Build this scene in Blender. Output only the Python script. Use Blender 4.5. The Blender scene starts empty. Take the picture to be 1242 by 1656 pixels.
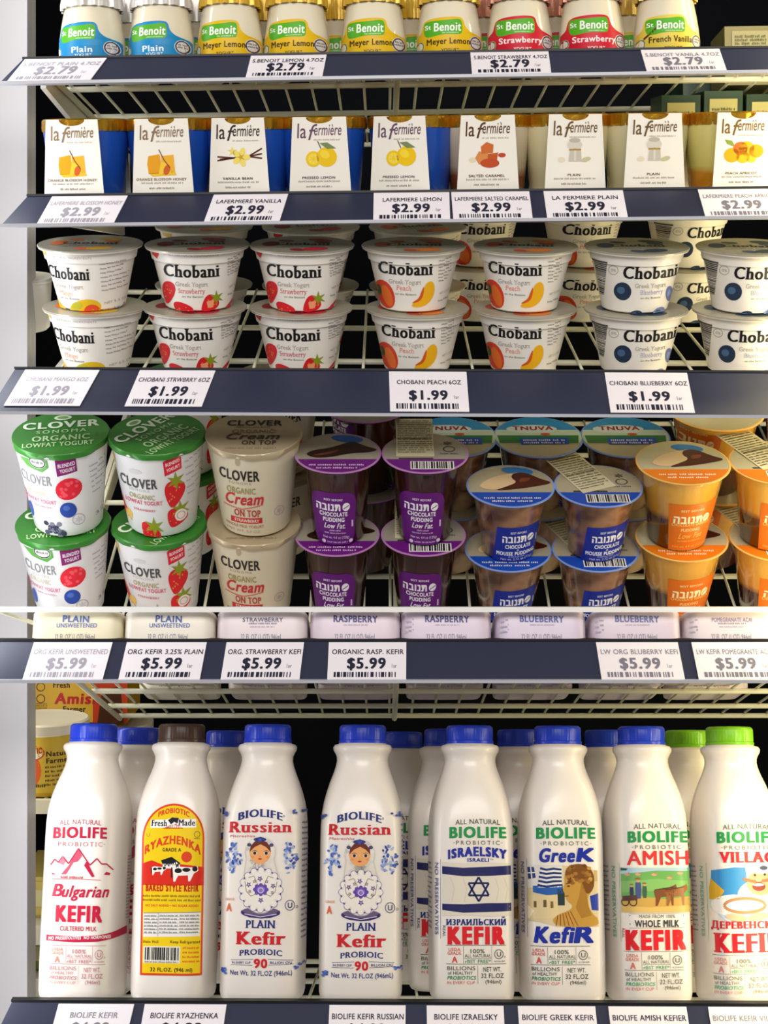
import bpy, bmesh, math, random
from mathutils import Vector, Matrix
from mathutils.geometry import tessellate_polygon
random.seed(7)
SC = bpy.context.scene
COL = SC.collection
R = math.radians

# ------------------------------------------------------------------ camera
D, F, HZ, ZC = 1.5, 2700.0, 660.0, 1.30      # distance to the shelf fronts, focal length in px, horizon row, eye height
cam = bpy.data.cameras.new('camera'); camo = bpy.data.objects.new('camera', cam); COL.objects.link(camo)
camo.location = (0, -D, ZC); camo.rotation_euler = (R(90), 0, 0)
cam.sensor_fit = 'HORIZONTAL'; cam.sensor_width = 36; cam.lens = 36 * F / 1242
cam.shift_y = -(828 - HZ) / 1242; cam.clip_start = .05
SC.camera = camo
# ------------------------------------------------------------------ light
SC.view_settings.view_transform = 'Standard'; SC.view_settings.look = 'None'
SC.view_settings.exposure = 0.22; SC.view_settings.gamma = 1; SC.view_settings.use_curve_mapping = False
w = bpy.data.worlds.new('store'); SC.world = w; w.use_nodes = True
w.node_tree.nodes['Background'].inputs[0].default_value = (1, .96, .9, 1)
w.node_tree.nodes['Background'].inputs[1].default_value = .20
def area(name, loc, target, sx, sy, power, col):
    l = bpy.data.lights.new(name, 'AREA'); l.shape = 'RECTANGLE'; l.size = sx; l.size_y = sy; l.energy = power; l.color = col
    o = bpy.data.objects.new(name, l); COL.objects.link(o); o.location = loc
    o.rotation_euler = (Vector(target) - Vector(loc)).to_track_quat('-Z', 'Y').to_euler()
    return o
area('ceiling_light', (0, -1.95, 2.28), (0, 0, 1.08), 2.0, .7, 33, (1, .955, .92))          # store ceiling lamps behind the viewer
area('left_case_light', (-.385, -.03, 1.15), (.2, .10, 1.15), .03, 1.3, 1.35, (.93, .95, 1))      # lamp strip on the left mullion
area('left_inner_light', (-.435, .22, 1.0), (.0, .40, .95), .04, 1.2, 1.3, (1, .93, .78))   # added fill light hidden behind the left mullion, brightens the deep left
area('right_case_light', (.56, .06, 1.2), (-.1, .30, 1.15), .05, 1.2, 2.6, (1, .84, .42))
area('right_case_light', (.395, -.03, 1.15), (-.2, .12, 1.15), .03, 1.3, 1.5, (1, .86, .5))      # added warm fill off to the right, tints the right-hand products    # above: warm lamp strip inside on the right

# ------------------------------------------------------------------ materials
MATS = {}
def lin(h):
    h = h.lstrip('#')
    if len(h) == 3: h = ''.join(c * 2 for c in h)
    return tuple((c / 12.92 if c <= .04045 else ((c + .055) / 1.055) ** 2.4) for c in (int(h[i:i + 2], 16) / 255 for i in (0, 2, 4)))
def mat(h, rough=.45, metal=0, spec=.5, noise=0, coat=0, name=None, sss=0):
    key = (h, rough, metal, spec, noise, coat, sss)
    if key in MATS: return MATS[key]
    m = bpy.data.materials.new((name or 'paint') + '_' + h); m.use_nodes = True
    nt = m.node_tree; b = nt.nodes['Principled BSDF']
    c = lin(h)
    b.inputs['Base Color'].default_value = (*c, 1); b.inputs['Roughness'].default_value = rough
    b.inputs['Metallic'].default_value = metal; b.inputs['Specular IOR Level'].default_value = spec
    b.inputs['Coat Weight'].default_value = coat; b.inputs['Coat Roughness'].default_value = .12
    if noise:
        n = nt.nodes.new('ShaderNodeTexNoise'); n.inputs['Scale'].default_value = 90; n.inputs['Detail'].default_value = 3
        tc = nt.nodes.new('ShaderNodeTexCoord'); nt.links.new(tc.outputs['Object'], n.inputs['Vector'])
        bp = nt.nodes.new('ShaderNodeBump'); bp.inputs['Strength'].default_value = noise; bp.inputs['Distance'].default_value = .002
        nt.links.new(n.outputs['Fac'], bp.inputs['Height']); nt.links.new(bp.outputs['Normal'], b.inputs['Normal'])
    MATS[key] = m
    return m
def ramp_mat(name, stops, rough=.2, mode='z', scale=20, coat=0):
    """layers along the object's own height (mode z) or marbled by noise (mode n)"""
    m = bpy.data.materials.new(name); m.use_nodes = True; nt = m.node_tree; b = nt.nodes['Principled BSDF']
    tc = nt.nodes.new('ShaderNodeTexCoord'); cr = nt.nodes.new('ShaderNodeValToRGB')
    n = nt.nodes.new('ShaderNodeTexNoise'); n.inputs['Scale'].default_value = scale; n.inputs['Detail'].default_value = 2
    nt.links.new(tc.outputs['Object'], n.inputs['Vector'])
    if mode == 'z':
        sp = nt.nodes.new('ShaderNodeSeparateXYZ'); nt.links.new(tc.outputs['Generated'], sp.inputs[0])
        ad = nt.nodes.new('ShaderNodeMath'); ad.operation = 'MULTIPLY_ADD'; ad.inputs[1].default_value = .16
        nt.links.new(n.outputs['Fac'], ad.inputs[0]); nt.links.new(sp.outputs[2], ad.inputs[2]); nt.links.new(ad.outputs[0], cr.inputs[0])
    else: nt.links.new(n.outputs['Fac'], cr.inputs[0])
    el = cr.color_ramp.elements
    while len(el) < len(stops): el.new(.5)
    for e, (p, h) in zip(el, stops): e.position = p; e.color = (*lin(h), 1)
    nt.links.new(cr.outputs[0], b.inputs['Base Color']); b.inputs['Roughness'].default_value = rough; b.inputs['Coat Weight'].default_value = coat
    return m
WHITE_METAL = mat('e9e6da', .35, 0, .5, .05, name='enamel')
WIRE = mat('d9d8c2', .4, name='wire_enamel')
DARK = mat('07090f', .9, 0, .1, name='dark_liner')
RAIL = mat('2c3046', .28, 0, .6, name='rail_plastic')
BLACK = mat('08080a', .5, name='black_edge')
PAPER = mat('efe9ee', .55, name='paper')
CLEAR_LIP = mat('b9bac2', .25, name='rail_lip')
GOLD = mat('d9a32e', .26, .85, .5, .6, name='gold_foil')

# ------------------------------------------------------------------ objects
def thing(name, label, cat, mw, group=None):
    o = bpy.data.objects.new(name, None); COL.objects.link(o); o.empty_display_size = .02
    o.matrix_world = mw; o['label'] = label; o['category'] = cat
    if group: o['group'] = group
    return o
def link(name, me, parent=None, mtx=None, label=None):
    o = bpy.data.objects.new(name, me); COL.objects.link(o)
    if parent: o.parent = parent
    if mtx is not None: o.matrix_local = mtx
    if label: o['label'] = label
    return o
def copy_tree(root, mw, label, group=None):
    r = root.copy(); COL.objects.link(r); r.matrix_world = mw; r['label'] = label
    if group: r['group'] = group
    for ch in list(root.children):
        c = ch.copy(); COL.objects.link(c); c.parent = r
        for g in list(ch.children):
            d = g.copy(); COL.objects.link(d); d.parent = c
    return r
def mesh(name, vs, fs, mats, mi=None, smooth=False):
    me = bpy.data.meshes.new(name); me.from_pydata(vs, [], fs)
    for m in (mats if isinstance(mats, list) else [mats]): me.materials.append(m)
    if mi: me.polygons.foreach_set('material_index', mi)
    if smooth: me.polygons.foreach_set('use_smooth', [True] * len(me.polygons))
    me.update(); return me
class MB:
    def __init__(s): s.v = []; s.f = []
    def add(s, vs, fs):
        n = len(s.v); s.v += [tuple(p) for p in vs]; s.f += [tuple(i + n for i in f) for f in fs]
    def hexa(s, b):   # 8 corners: bottom four then top four
        s.add(b, [(3, 2, 1, 0), (4, 5, 6, 7), (0, 1, 5, 4), (1, 2, 6, 5), (2, 3, 7, 6), (3, 0, 4, 7)])
    def box(s, x0, x1, y0, y1, z0, z1):
        s.hexa([(x0, y0, z0), (x1, y0, z0), (x1, y1, z0), (x0, y1, z0), (x0, y0, z1), (x1, y0, z1), (x1, y1, z1), (x0, y1, z1)])
    def tube(s, a, b, r, n=8):
        a = Vector(a); b = Vector(b); d = (b - a).normalized()
        u = d.orthogonal().normalized(); v = d.cross(u)
        ring = [(math.cos(2 * math.pi * i / n), math.sin(2 * math.pi * i / n)) for i in range(n)]
        vs = [a + (u * c + v * q) * r for c, q in ring] + [b + (u * c + v * q) * r for c, q in ring]
        fs = [(i, (i + 1) % n, n + (i + 1) % n, n + i) for i in range(n)] + [tuple(range(n - 1, -1, -1)), tuple(range(n, 2 * n))]
        s.add(vs, fs)
    def rings(s, rs, cap0=True, cap1=True):   # list of equal rings of points
        n = len(rs[0]); base = len(s.v)
        for r in rs: s.v += [tuple(p) for p in r]
        for j in range(len(rs) - 1):
            for i in range(n):
                a = base + j * n + i; b = base + j * n + (i + 1) % n
                s.f.append((a, b, b + n, a + n))
        if cap0: s.f.append(tuple(base + i for i in range(n - 1, -1, -1)))
        if cap1: s.f.append(tuple(base + (len(rs) - 1) * n + i for i in range(n)))
    def mesh(s, name, m, smooth=False): 
        me = mesh(name, s.v, s.f, m, None, smooth)
        return me
def circ(r, z, n=64, wob=None):
    return [((r + (wob(a) if wob else 0)) * math.cos(a), (r + (wob(a) if wob else 0)) * math.sin(a), z) for a in (2 * math.pi * i / n for i in range(n))]
def lathe(name, prof, m, k=1.0, n=64, wob=None, cap0=True, cap1=True):
    mb = MB(); mb.rings([circ(r * k, z * k, n, (lambda a, zz=z: wob(a, zz) * k) if wob else None) for r, z in prof], cap0, cap1)
    me = mb.mesh(name, m, True); sharp(me); return me
def sharp(me, ang=40):
    bm = bmesh.new(); bm.from_mesh(me)
    for e in bm.edges:
        if len(e.link_faces) == 2 and e.calc_face_angle(0) > R(ang): e.smooth = False
    bm.to_mesh(me); bm.free()

# ------------------------------------------------------------------ lettering
GL = {}
LOOK = dict(zip('АВЕКМНОРСТХ', 'ABEKMHOPCTX'))
def glyph(ch):
    if ch in GL: return GL[ch]
    mirror = False; src = LOOK.get(ch, ch)
    if ch == 'И': src, mirror = 'N', True
    if ch == 'Я': src, mirror = 'R', True
    if ch == 'З': src = '3'
    def conv(sx):
        c = bpy.data.curves.new('t', 'FONT'); c.body = sx; c.size = 1; c.resolution_u = 3
        o = bpy.data.objects.new('t', c); m = bpy.data.meshes.new_from_object(o)
        vs = [(v.co[0], v.co[1]) for v in m.vertices]; tr = [tuple(p.vertices) for p in m.polygons]
        bpy.data.objects.remove(o); bpy.data.curves.remove(c); bpy.data.meshes.remove(m)
        return vs, tr
    if src == ' ': GL[ch] = ([], [], .3); return GL[ch]
    vs, tr = conv(src)
    a, _ = conv('H' + src + 'H'); b, _ = conv('HH')
    adv = max(p[0] for p in a) - max(p[0] for p in b)
    if mirror:
        x0 = min(p[0] for p in vs); x1 = max(p[0] for p in vs); vs = [(x0 + x1 - p[0], p[1]) for p in vs]
    GL[ch] = (vs, tr, adv); return GL[ch]
SERIF_AT = {}
def serifs(ch):
    """feet and heads for the upright stems of a letter: list of (x0,x1,y)"""
    if ch in SERIF_AT: return SERIF_AT[ch]
    vs, tr, adv = glyph(ch); out = []
    if vs and ch not in 'OCGSQocesg0123456789.,&()':
        top = max(p[1] for p in vs)
        for y, up in ((.02, 0), (top - .02, 1), (.43, 1)):
            if y == .43 and (ch.isupper() or ch in 'bdhklfti'): continue
            if up and ch in 'tfae' : continue
            if up and y > .5 and ch == 'i': y = .43
            iv = []
            for t in tr:
                p = [vs[i] for i in t]; xs = []
                for q in range(3):
                    a, b = p[q], p[(q + 1) % 3]
                    if (a[1] - y) * (b[1] - y) < 0: xs.append(a[0] + (b[0] - a[0]) * (y - a[1]) / (b[1] - a[1]))
                if len(xs) == 2: iv.append((min(xs), max(xs)))
            iv.sort(); mg = []
            for a, b in iv:
                if mg and a <= mg[-1][1] + .005: mg[-1][1] = max(mg[-1][1], b)
                else: mg.append([a, b])
            for a, b in mg:
                if b - a < .14 and not (ch in 'a' and up): out.append((a - .055, b + .055, 0 if not up else (y - .025)))
    SERIF_AT[ch] = out; return out

class Canvas:
    """flat artwork in photo pixels (or in pixels of a zoomed crop: s, ox, oy)"""
    def __init__(c, s=1, ox=0, oy=0, dx=0, dy=0): c.s, c.ox, c.oy, c.dx, c.dy, c.tri = s, ox, oy, dx, dy, []
    def P(c, x, y): return (c.ox + x * c.s + c.dx, c.oy + y * c.s + c.dy)
    def raw(c, pts, tris, col, L):
        for t in tris: c.tri.append((pts[t[0]], pts[t[1]], pts[t[2]], col, L))
    def sm(c, pts, col, L=1, it=2):
        for _ in range(it):
            pts = [q for (a, b), (d, e) in zip(pts, pts[1:] + pts[:1]) for q in ((a * .75 + d * .25, b * .75 + e * .25), (a * .25 + d * .75, b * .25 + e * .75))]
        c.poly(pts, col, L)
    def poly(c, pts, col, L=1):
        p = [c.P(*q) for q in pts]
        c.raw(p, tessellate_polygon([[Vector((x, y, 0)) for x, y in p]]), col, L)
    def rect(c, x0, x1, y0, y1, col, L=1): c.poly([(x0, y0), (x1, y0), (x1, y1), (x0, y1)], col, L)
    def ell(c, x, y, rx, ry, col, L=1, rot=0, n=20):
        ca, sa = math.cos(R(rot)), math.sin(R(rot)); ps = []
        for i in range(n):
            a = 2 * math.pi * i / n; u, v = rx * math.cos(a), ry * math.sin(a); ps.append((x + u * ca - v * sa, y + u * sa + v * ca))
        c.poly(ps, col, L)
    def ring(c, x, y, r, w, col, L=1, ry=None, n=24):
        k = (ry or r) / r
        c.line([(x + r * math.cos(2 * math.pi * i / n), y + r * k * math.sin(2 * math.pi * i / n)) for i in range(n + 1)], w, col, L)
    def line(c, pts, w, col, L=1):
        for (a, b), (d, e) in zip(pts, pts[1:]):
            l = math.hypot(d - a, e - b) or 1; nx, ny = -(e - b) / l * w / 2, (d - a) / l * w / 2
            c.poly([(a + nx, b + ny), (d + nx, e + ny), (d - nx, e - ny), (a - nx, b - ny)], col, L)
    def star(c, x, y, r, r2, n, col, L=1, rot=0):
        c.poly([(x + (r if i % 2 == 0 else r2) * math.sin(R(rot) + math.pi * i / n), y - (r if i % 2 == 0 else r2) * math.cos(R(rot) + math.pi * i / n)) for i in range(2 * n)], col, L)
    def text(c, s, x0, x1, y, h, col, b=0, sr=0, sh=0, arc=0, tilt=0, L=4, down=0, ls=0):
        """lettering fitted between x0 and x1 on baseline y with cap height h"""
        sc = h / .69; pen = 0; lay = []; ls += b * .85
        for ch in s:
            g = glyph(ch); lay.append((ch, pen)); pen += g[2] + ls
        vis = [(ch, p) for ch, p in lay if glyph(ch)[0]]
        lo = min(p + min(v[0] for v in glyph(ch)[0]) for ch, p in vis); hi = max(p + max(v[0] for v in glyph(ch)[0]) for ch, p in vis)
        kx = (x1 - x0 - 2 * b * h * .7) / max(hi - lo, .01); xm = (x0 + x1) / 2; hw = (x1 - x0) / 2
        def to(px, py, ddx=0, ddy=0):
            X = x0 + b * h * .7 + (px - lo) * kx + ddx + sh * (py * sc); up = py * sc + ddy
            if down: return c.P(y + up, X)           # reads downwards along x = y
            t = (X - xm) / hw
            return c.P(X, y - up - arc * (1 - t * t) + tilt * (t + 1) / 2)
        if b:
            q = b * h * .72; qx = q * max(.5, min(1.2, kx / sc))
            offs = [(qx, 0), (-qx, 0), (0, 0)] if sr == 2 else ([(qx, q * .5), (-qx, q * .5), (qx, -q * .5), (-qx, -q * .5)])
            if q > .04 * h and sr != 2: offs += [(0, q * .5), (0, -q * .5)]
        else: offs = [(0, 0)]
        for ci, (ch, p) in enumerate(vis):
            vs, tr, _ = glyph(ch)
            for oi, (ddx, ddy) in enumerate(offs):
                c.raw([to(p + v[0], v[1], ddx, ddy) for v in vs], tr, col, L + .16 * oi + (.08 if ci % 2 else 0))
            if sr:
                e = (b * h * .6) / kx
                for a, d, yy in serifs(ch):
                    c.raw([to(p + a - e, yy), to(p + d + e, yy), to(p + d + e, yy + .055), to(p + a - e, yy + .055)], [(0, 1, 2), (0, 2, 3)], col, L + .85 + (.05 if ci % 2 else 0))
    def fine(c, x0, x1, y, h, col, L=4, tilt=0):
        """illegible fine print"""
        x = x0
        while x < x1 - 1e-6:
            wd = min(random.uniform(1.2, 4.5) * h, x1 - x); yy = y + tilt * (x - x0) / max(x1 - x0, 1e-6)
            q = x
            while q < x + wd - h * .1:
                c.rect(q, q + h * .30, yy - h * random.uniform(.6, .95), yy, col, L); q += h * .52
            x += wd + h * .6
    def bars(c, x0, x1, y0, y1, col='222222', L=4, horiz=False):
        x = x0 if not horiz else y0; end = x1 if not horiz else y1; u = (end - x) / 60
        while x < end:
            q = random.choice((1, 1, 2, 3)) * u; q = min(q, end - x)
            if horiz: c.rect(x0, x1, x, x + q, col, L)
            else: c.rect(x, x + q, y0, y1, col, L)
            x += q + random.choice((1, 1, 2)) * u
    def strawberry(c, x, y, rx, ry, rot=0, L=2, leaf=True):
        ca, sa = math.cos(R(rot)), math.sin(R(rot))
        def tr(u, v): return (x + u * ca - v * sa, y + u * sa + v * ca)
        c.sm([tr(*q) for q in ((0, ry * 1.12), (-rx * .6, ry * .6), (-rx * 1.08, -ry * .2), (-rx * .8, -ry * .75), (0, -ry * .9), (rx * .8, -ry * .75), (rx * 1.08, -ry * .2), (rx * .6, ry * .6))], 'd6202a', L)
        for i in range(9):
            u, v = random.uniform(-.6, .6) * rx, random.uniform(-.55, .55) * ry
            c.ell(*tr(u, v), rx * .07, ry * .07, 'f09048', L + 1, n=6)
        if leaf: c.star(*tr(0, -ry * .85), rx * .95, rx * .35, 6, '8a9a20', L + 1)
    def build(c, name, fn, maxlen=None, rough=.42):
        """fn(px,py,layer) -> 3-D point; long edges are split so the print follows a curved wall"""
        tris = c.tri
        if maxlen:
            out = []; st = list(tris)
            while st:
                a, b, d, col, L = st.pop()
                e = [(math.dist(a, b), 0), (math.dist(b, d), 1), (math.dist(d, a), 2)]; m, i = max(e)
                if m <= maxlen: out.append((a, b, d, col, L)); continue
                if i == 1: a, b, d = b, d, a
                elif i == 2: a, b, d = d, a, b
                q = ((a[0] + b[0]) / 2, (a[1] + b[1]) / 2)
                st += [(a, q, d, col, L), (q, b, d, col, L)]
            tris = out
        vs, fs, mi, cols, key = [], [], [], [], {}
        for a, b, d, col, L in tris:
            if (b[0] - a[0]) * (d[1] - a[1]) - (b[1] - a[1]) * (d[0] - a[0]) > 0: b, d = d, b
            ids = []
            for p in (a, b, d):
                kk = (round(p[0], 4), round(p[1], 4), L)
                if kk not in key: key[kk] = len(vs); vs.append(fn(p[0], p[1], L))
                ids.append(key[kk])
            if len(set(ids)) < 3: continue
            if col not in cols: cols.append(col)
            fs.append(ids); mi.append(cols.index(col))
        return mesh(name, vs, fs, [mat(h, rough, 0, .28, name='print') for h in cols], mi)
OFF = lambda L: .00014 + .00004 * L

# ------------------------------------------------------------------ shelves as frames
def world(px, py, Y): return Vector(((px - 621) / F * (D + Y), Y, ZC - (py - HZ) / F * (D + Y)))
def project(p): return (621 + p.x / (D + p.y) * F, HZ - (p.z - ZC) / (D + p.y) * F)
class Frame:
    def __init__(s, yl, yr, alpha, lip, Y0=0.0):
        z = (world(40, yl, Y0).z + world(1242, yr, Y0).z) / 2; s.Y0 = Y0
        beta = -math.atan2(yl - yr, 1202); s.beta, s.alpha = beta, R(alpha)
        x0 = (world(40, yl, Y0).x + world(1242, yr, Y0).x) / 2
        s.rail = Matrix.Translation((0, Y0, z + math.sin(beta) * x0 * 1)) @ Matrix.Rotation(beta, 4, 'Y')
        s.deck = Matrix.Translation((0, 0, -lip * (D + Y0) / F)) @ s.rail @ Matrix.Rotation(s.alpha, 4, 'X')
    def at(s, px, v, w=0, spin=0, hm=0):
        """placed so that the base centre lands on column px, v behind the front edge, w above the deck"""
        p = s.deck @ Vector((0, v, w + hm))
        for _ in range(4):
            p = s.deck @ Vector(((px - 621) / F * (D + p.y), v, w + hm))
        x = (px - 621) / F * (D + p.y)
        mw = s.deck @ Matrix.Translation((x, v, w)) @ Matrix.Rotation(spin, 4, 'Z')
        sp = Spot(s, mw); sp.px = px
        return sp
    def on(s, px, py, spin=0, w=0):
        """base centre on photo point (px,py) of the deck"""
        lo, hi = -.05, .6
        for _ in range(50):
            m = (lo + hi) / 2
            if s.at(px, m).py > py: lo = m
            else: hi = m
        s.v = lo
        return s.at(px, lo, w, spin)
class Spot:
    def __init__(s, fr, mw):
        s.mw = mw; p = mw.translation; s.px, s.py = project(p); s.k = (D + p.y) / F
        el = math.atan2(ZC - p.z, D + p.y); th = el + fr.alpha
        s.th = th; s.hf = math.cos(th); s.fr = fr
    def up(s, w): return Spot(s.fr, s.mw @ Matrix.Translation((0, 0, w)))
def faceto(px): return math.atan2((px - 621), F)        # natural view angle of a column

def cup_map(sp, prof, cx=None, by=None):
    """project artwork read in photo pixels onto a turned wall with profile [(r,z)] in px"""
    k = sp.k; cx = sp.px if cx is None else cx; by = sp.py if by is None else by
    rs = [(z, r) for r, z in prof]
    def rad(z):
        if z <= rs[0][0]: return rs[0][1]
        for (z0, r0), (z1, r1) in zip(rs, rs[1:]):
            if z <= z1: return r0 + (r1 - r0) * (z - z0) / max(z1 - z0, 1e-6)
        return rs[-1][1]
    tn = math.sin(sp.th)
    def fn(px, py, L):
        z = (by - py) / sp.hf; u = px - cx
        r = rad(z); q = max(-.985, min(.985, u / r))
        # the front of the ring sits lower in the picture than the axis: allow for it at the middle of the wall
        z2 = z + r * tn / sp.hf
        z2 = max(0, min(rs[-1][0], z2)); r = rad(z2); q = max(-.985, min(.985, u / r))
        a = math.asin(q); rr = r * k + OFF(L)
        return (rr * math.sin(a), -rr * math.cos(a), z2 * k)
    return fn
def disc_map(sp, cx, cy, z):
    """artwork read in photo pixels onto a lid seen at the deck's slope"""
    k = sp.k; sf = max(abs(math.sin(sp.th)), .08)
    return lambda px, py, L: ((px - cx) * k, (cy - py) * k / sf, z + OFF(L))
def flat_map(k, cx, by, y, hf=1): return lambda px, py, L: ((px - cx) * k, y - OFF(L), (by - py) * k / hf)
def part_print(canvas, name, parent, fn, maxlen=None, rough=.42, label=None): return link(name, canvas.build(name, fn, maxlen, rough), parent, None, label)

# ================================================================== the setting
def structure(name, mb, m):
    o = link(name, mb.mesh(name, m)); o['kind'] = 'structure'; return o
xl = world(44, 0, .14).x
mb = MB(); mb.box(xl - .32, xl, .14, .18, .55, 1.95); structure('wall_left', mb, mat('cbc9cc', .4, 0, .5, .05, name='enamel'))
mb = MB(); mb.box(xl - .115, xl - .105, .18, .62, .55, 1.95); structure('wall_left_liner', mb, DARK)['kind'] = 'structure'
mb = MB(); mb.box(xl - .12, .75, .62, .66, .55, 1.95); structure('wall_back', mb, DARK)
mb = MB(); mb.box(.72, .75, .0, .62, .55, 1.95); structure('wall_right', mb, mat('c8c4a0', .4, name='liner'))

S1 = Frame(95, 77, 0, 5); S2 = Frame(317, 304, 8, 4); S3 = Frame(596, 602, 15, 17)
S4 = Frame(1014, 1014, 26, 0, .07); S5 = Frame(1036, 1036, -18, 4); S6 = Frame(1619, 1625, -13, 3)

def shelf(fr, name, label, rail=None, depth=.46, wires=True, x0=-.30, x1=.52, bracket=True, bar=None, step=.0255):
    root = thing('wire_shelf', label, 'shelf', fr.rail)
    inv = fr.rail.inverted() @ fr.deck
    g = MB(); n = int((x1 - x0) / step)
    for i in range(n + 1):
        x = x0 + step * i
        g.tube((x, .012, -.0025), (x, depth, -.0025), .0014, 6)
    link('wire_grid', mesh('wire_grid', [inv @ Vector(p) for p in g.v], g.f, WIRE, None, True), root)
    f = MB()
    for y in (.10, .25, .36, depth): f.tube((x0 - .004, y, -.0062), (x1 + .004, y, -.0062), .0028, 8)
    f.box(x0 - .004, x1 + .004, .002, .014, -.007, -.0042)
    for x in (x0 - .003, .012, x1 + .003): f.tube((x, .004, -.0095), (x, depth, -.0095), .0030, 8)
    link('shelf_frame', mesh('shelf_frame', [inv @ Vector(p) for p in f.v], f.f, WIRE, None, False), root)
    if bracket:
        for x in (x0 - .011, x1 + .010):
            b = MB(); b.hexa([(x, .01, -.022), (x + .005, .01, -.022), (x + .005, depth + .05, -.05), (x, depth + .05, -.05), (x, .01, -.008), (x + .005, .01, -.008), (x + .005, depth + .05, -.006), (x, depth + .05, -.006)])
            link('bracket', mesh('bracket', [inv @ Vector(p) for p in b.v], b.f, WHITE_METAL), root)
    if rail:
        h, xa, xb, xc = rail                     # face height in px; left end at top and at foot, right end
        k = D / F; hz = h * k; out = hz * .95
        r = MB(); A, Bx, Cx = (xa - 621) * k, (xb - 621) * k, xc
        th = .003
        r.hexa([(Bx, -out, -hz), (Cx, -out, -hz), (Cx, -out + th, -hz), (Bx, -out + th, -hz), (A, 0, 0), (Cx, 0, 0), (Cx, th, 0), (A, th, 0)])
        rl = link('price_rail', r.mesh('price_rail', RAIL), root)
        e = MB(); e.box(A - .001, Cx, -.0012, .006, -.0004, .0016); link('top_edge', e.mesh('top_edge', BLACK), rl)
        e = MB(); e.box(Bx - .001, Cx, -out - .0045, -out + .004, -hz - .0022, -hz + .0006); link('bottom_lip', e.mesh('bottom_lip', CLEAR_LIP), rl)
    return root
sh1 = shelf(S1, 's', 'topmost white wire shelf carrying the small glass yogurt jars', (47, 38, 9, .60))
sh2 = shelf(S2, 's', 'white wire shelf carrying the pots in white card sleeves', (52, 45, 13, .60), depth=.42)
sh3 = shelf(S3, 's', 'white wire shelf carrying the two-high rows of white fruit yogurt cups', (70, 25, -4, .60), depth=.44)
sh4 = shelf(S4, 's', 'white wire shelf with a white front bar carrying green lidded cups and puddings', None, depth=.44)
b = MB(); p0, p1 = world(-40, 989.5, -.002), world(1300, 981.5, -.002); inv = S4.rail.inverted()
b.box(p0.x, p1.x, -.004, .001, p0.z, p1.z); link('front_bar', mesh('front_bar', [inv @ Vector(p) for p in b.v], b.f, mat('f6f5f2', .4, name='enamel')), sh4)  # bar added to cover the seam between upper and lower views
for xa, xb in ((-.350, -.305), (.515, .515)):
    b = MB(); b.tube((xa, -.001, (p0.z + p1.z) / 2), (xb, .076, S4.deck.translation.z - .006), .002); link('bar_arm', mesh('bar_arm', [inv @ Vector(p) for p in b.v], b.f, WIRE), sh4)  # arms added to carry the seam bar
sh5 = shelf(S5, 's', 'white wire shelf carrying the row of low kefir cartons priced 5.99', (55, -6, -40, .60), depth=.44, bracket=False)
sh6 = shelf(S6, 's', 'lowest white wire shelf carrying the big white kefir bottles', (60, 20, -6, .60), depth=.46)

# ------------------------------------------------------------------ price tags
def tag(fr, h, x0, x1, ytop, ybot, name, price, label, lean=0, glare=0, ny=None, half=False, fs=1):
    """x0..x1 along the top of the tag; lean = how far its foot is left of its head, in px"""
    k = D / F
    hz = h * k; sl = .95
    loc = fr.rail.inverted() @ world((x0 + x1) / 2, 0, 0); xm = loc.x
    root = bpy.data.objects.new('price_tag', None); COL.objects.link(root)
    cx = (x0 + x1) / 2; wd = (x1 - x0)
    mw = fr.rail @ Matrix.Translation((xm, -.0030, -.001)); root.matrix_world = mw
    root['label'] = label; root['category'] = 'price tag'
    H = ybot - ytop
    def fn(px, py, L):          # px,py are offsets from the tag's top middle
        v = max(py, 0) * k
        sx = (px - lean * py / H) * k
        return (sx, -v * sl - OFF(L) * .7, -v + OFF(L) * .7)
    b = MB(); t = .0006
    c4 = [(-wd / 2, H), (wd / 2, H), (wd / 2, 0), (-wd / 2, 0)]
    fr_ = [fn(x, y, -2) for x, y in c4]; bk = [(p[0], p[1] + t, p[2] - t) for p in fr_]
    b.add(bk + fr_, [(3, 2, 1, 0), (4, 5, 6, 7), (0, 1, 5, 4), (1, 2, 6, 5), (2, 3, 7, 6), (3, 0, 4, 7)])
    link('card', b.mesh('card', PAPER), root)
    ink = ('26263a', '7c7a88', 'a29eaa')[glare]; ink2 = ('504e5e', '8c8a96', 'aeaab4')[glare]  # paler ink steps paint the glare lying over the tags
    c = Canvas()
    W = wd / 126
    tw = min(118, 6.1 * len(name)) * W * fs
    c.text(name, -tw / 2 + 1, tw / 2 + 1, 17 * H / 52, 6.6, ink2 if fs < 1 or glare else ink, b=.03)
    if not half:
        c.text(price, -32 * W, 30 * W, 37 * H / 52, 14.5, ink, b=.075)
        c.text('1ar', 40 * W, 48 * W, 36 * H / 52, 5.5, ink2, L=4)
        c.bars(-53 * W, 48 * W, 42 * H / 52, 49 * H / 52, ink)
    part_print(c, 'printing', root, fn)
    return root
R1 = [(40, 172, 'S.BENOIT PLAIN 4.7OZ', 20, 2, 'on the rail below the two blue labelled jars'), (405, 527, 'S.BENOIT LEMON 4.7OZ', 6, 0, 'for lemon jars on the top rail'),
      (759, 885, 'S.BENOIT STRAWBERRY 4.7OZ', 0, 0, 'for strawberry jars on the top rail'), (1034, 1161, 'S.BENOIT VANILA 4.7OZ', -3, 1, 'for vanilla jars on the top rail')]
for x0, x1, n, ln, fd, lb in R1: tag(S1, 47, x0, x1, 93, 136, n, '$2.79', 'white 2.79 price tag ' + lb, ln, fd)
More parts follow.
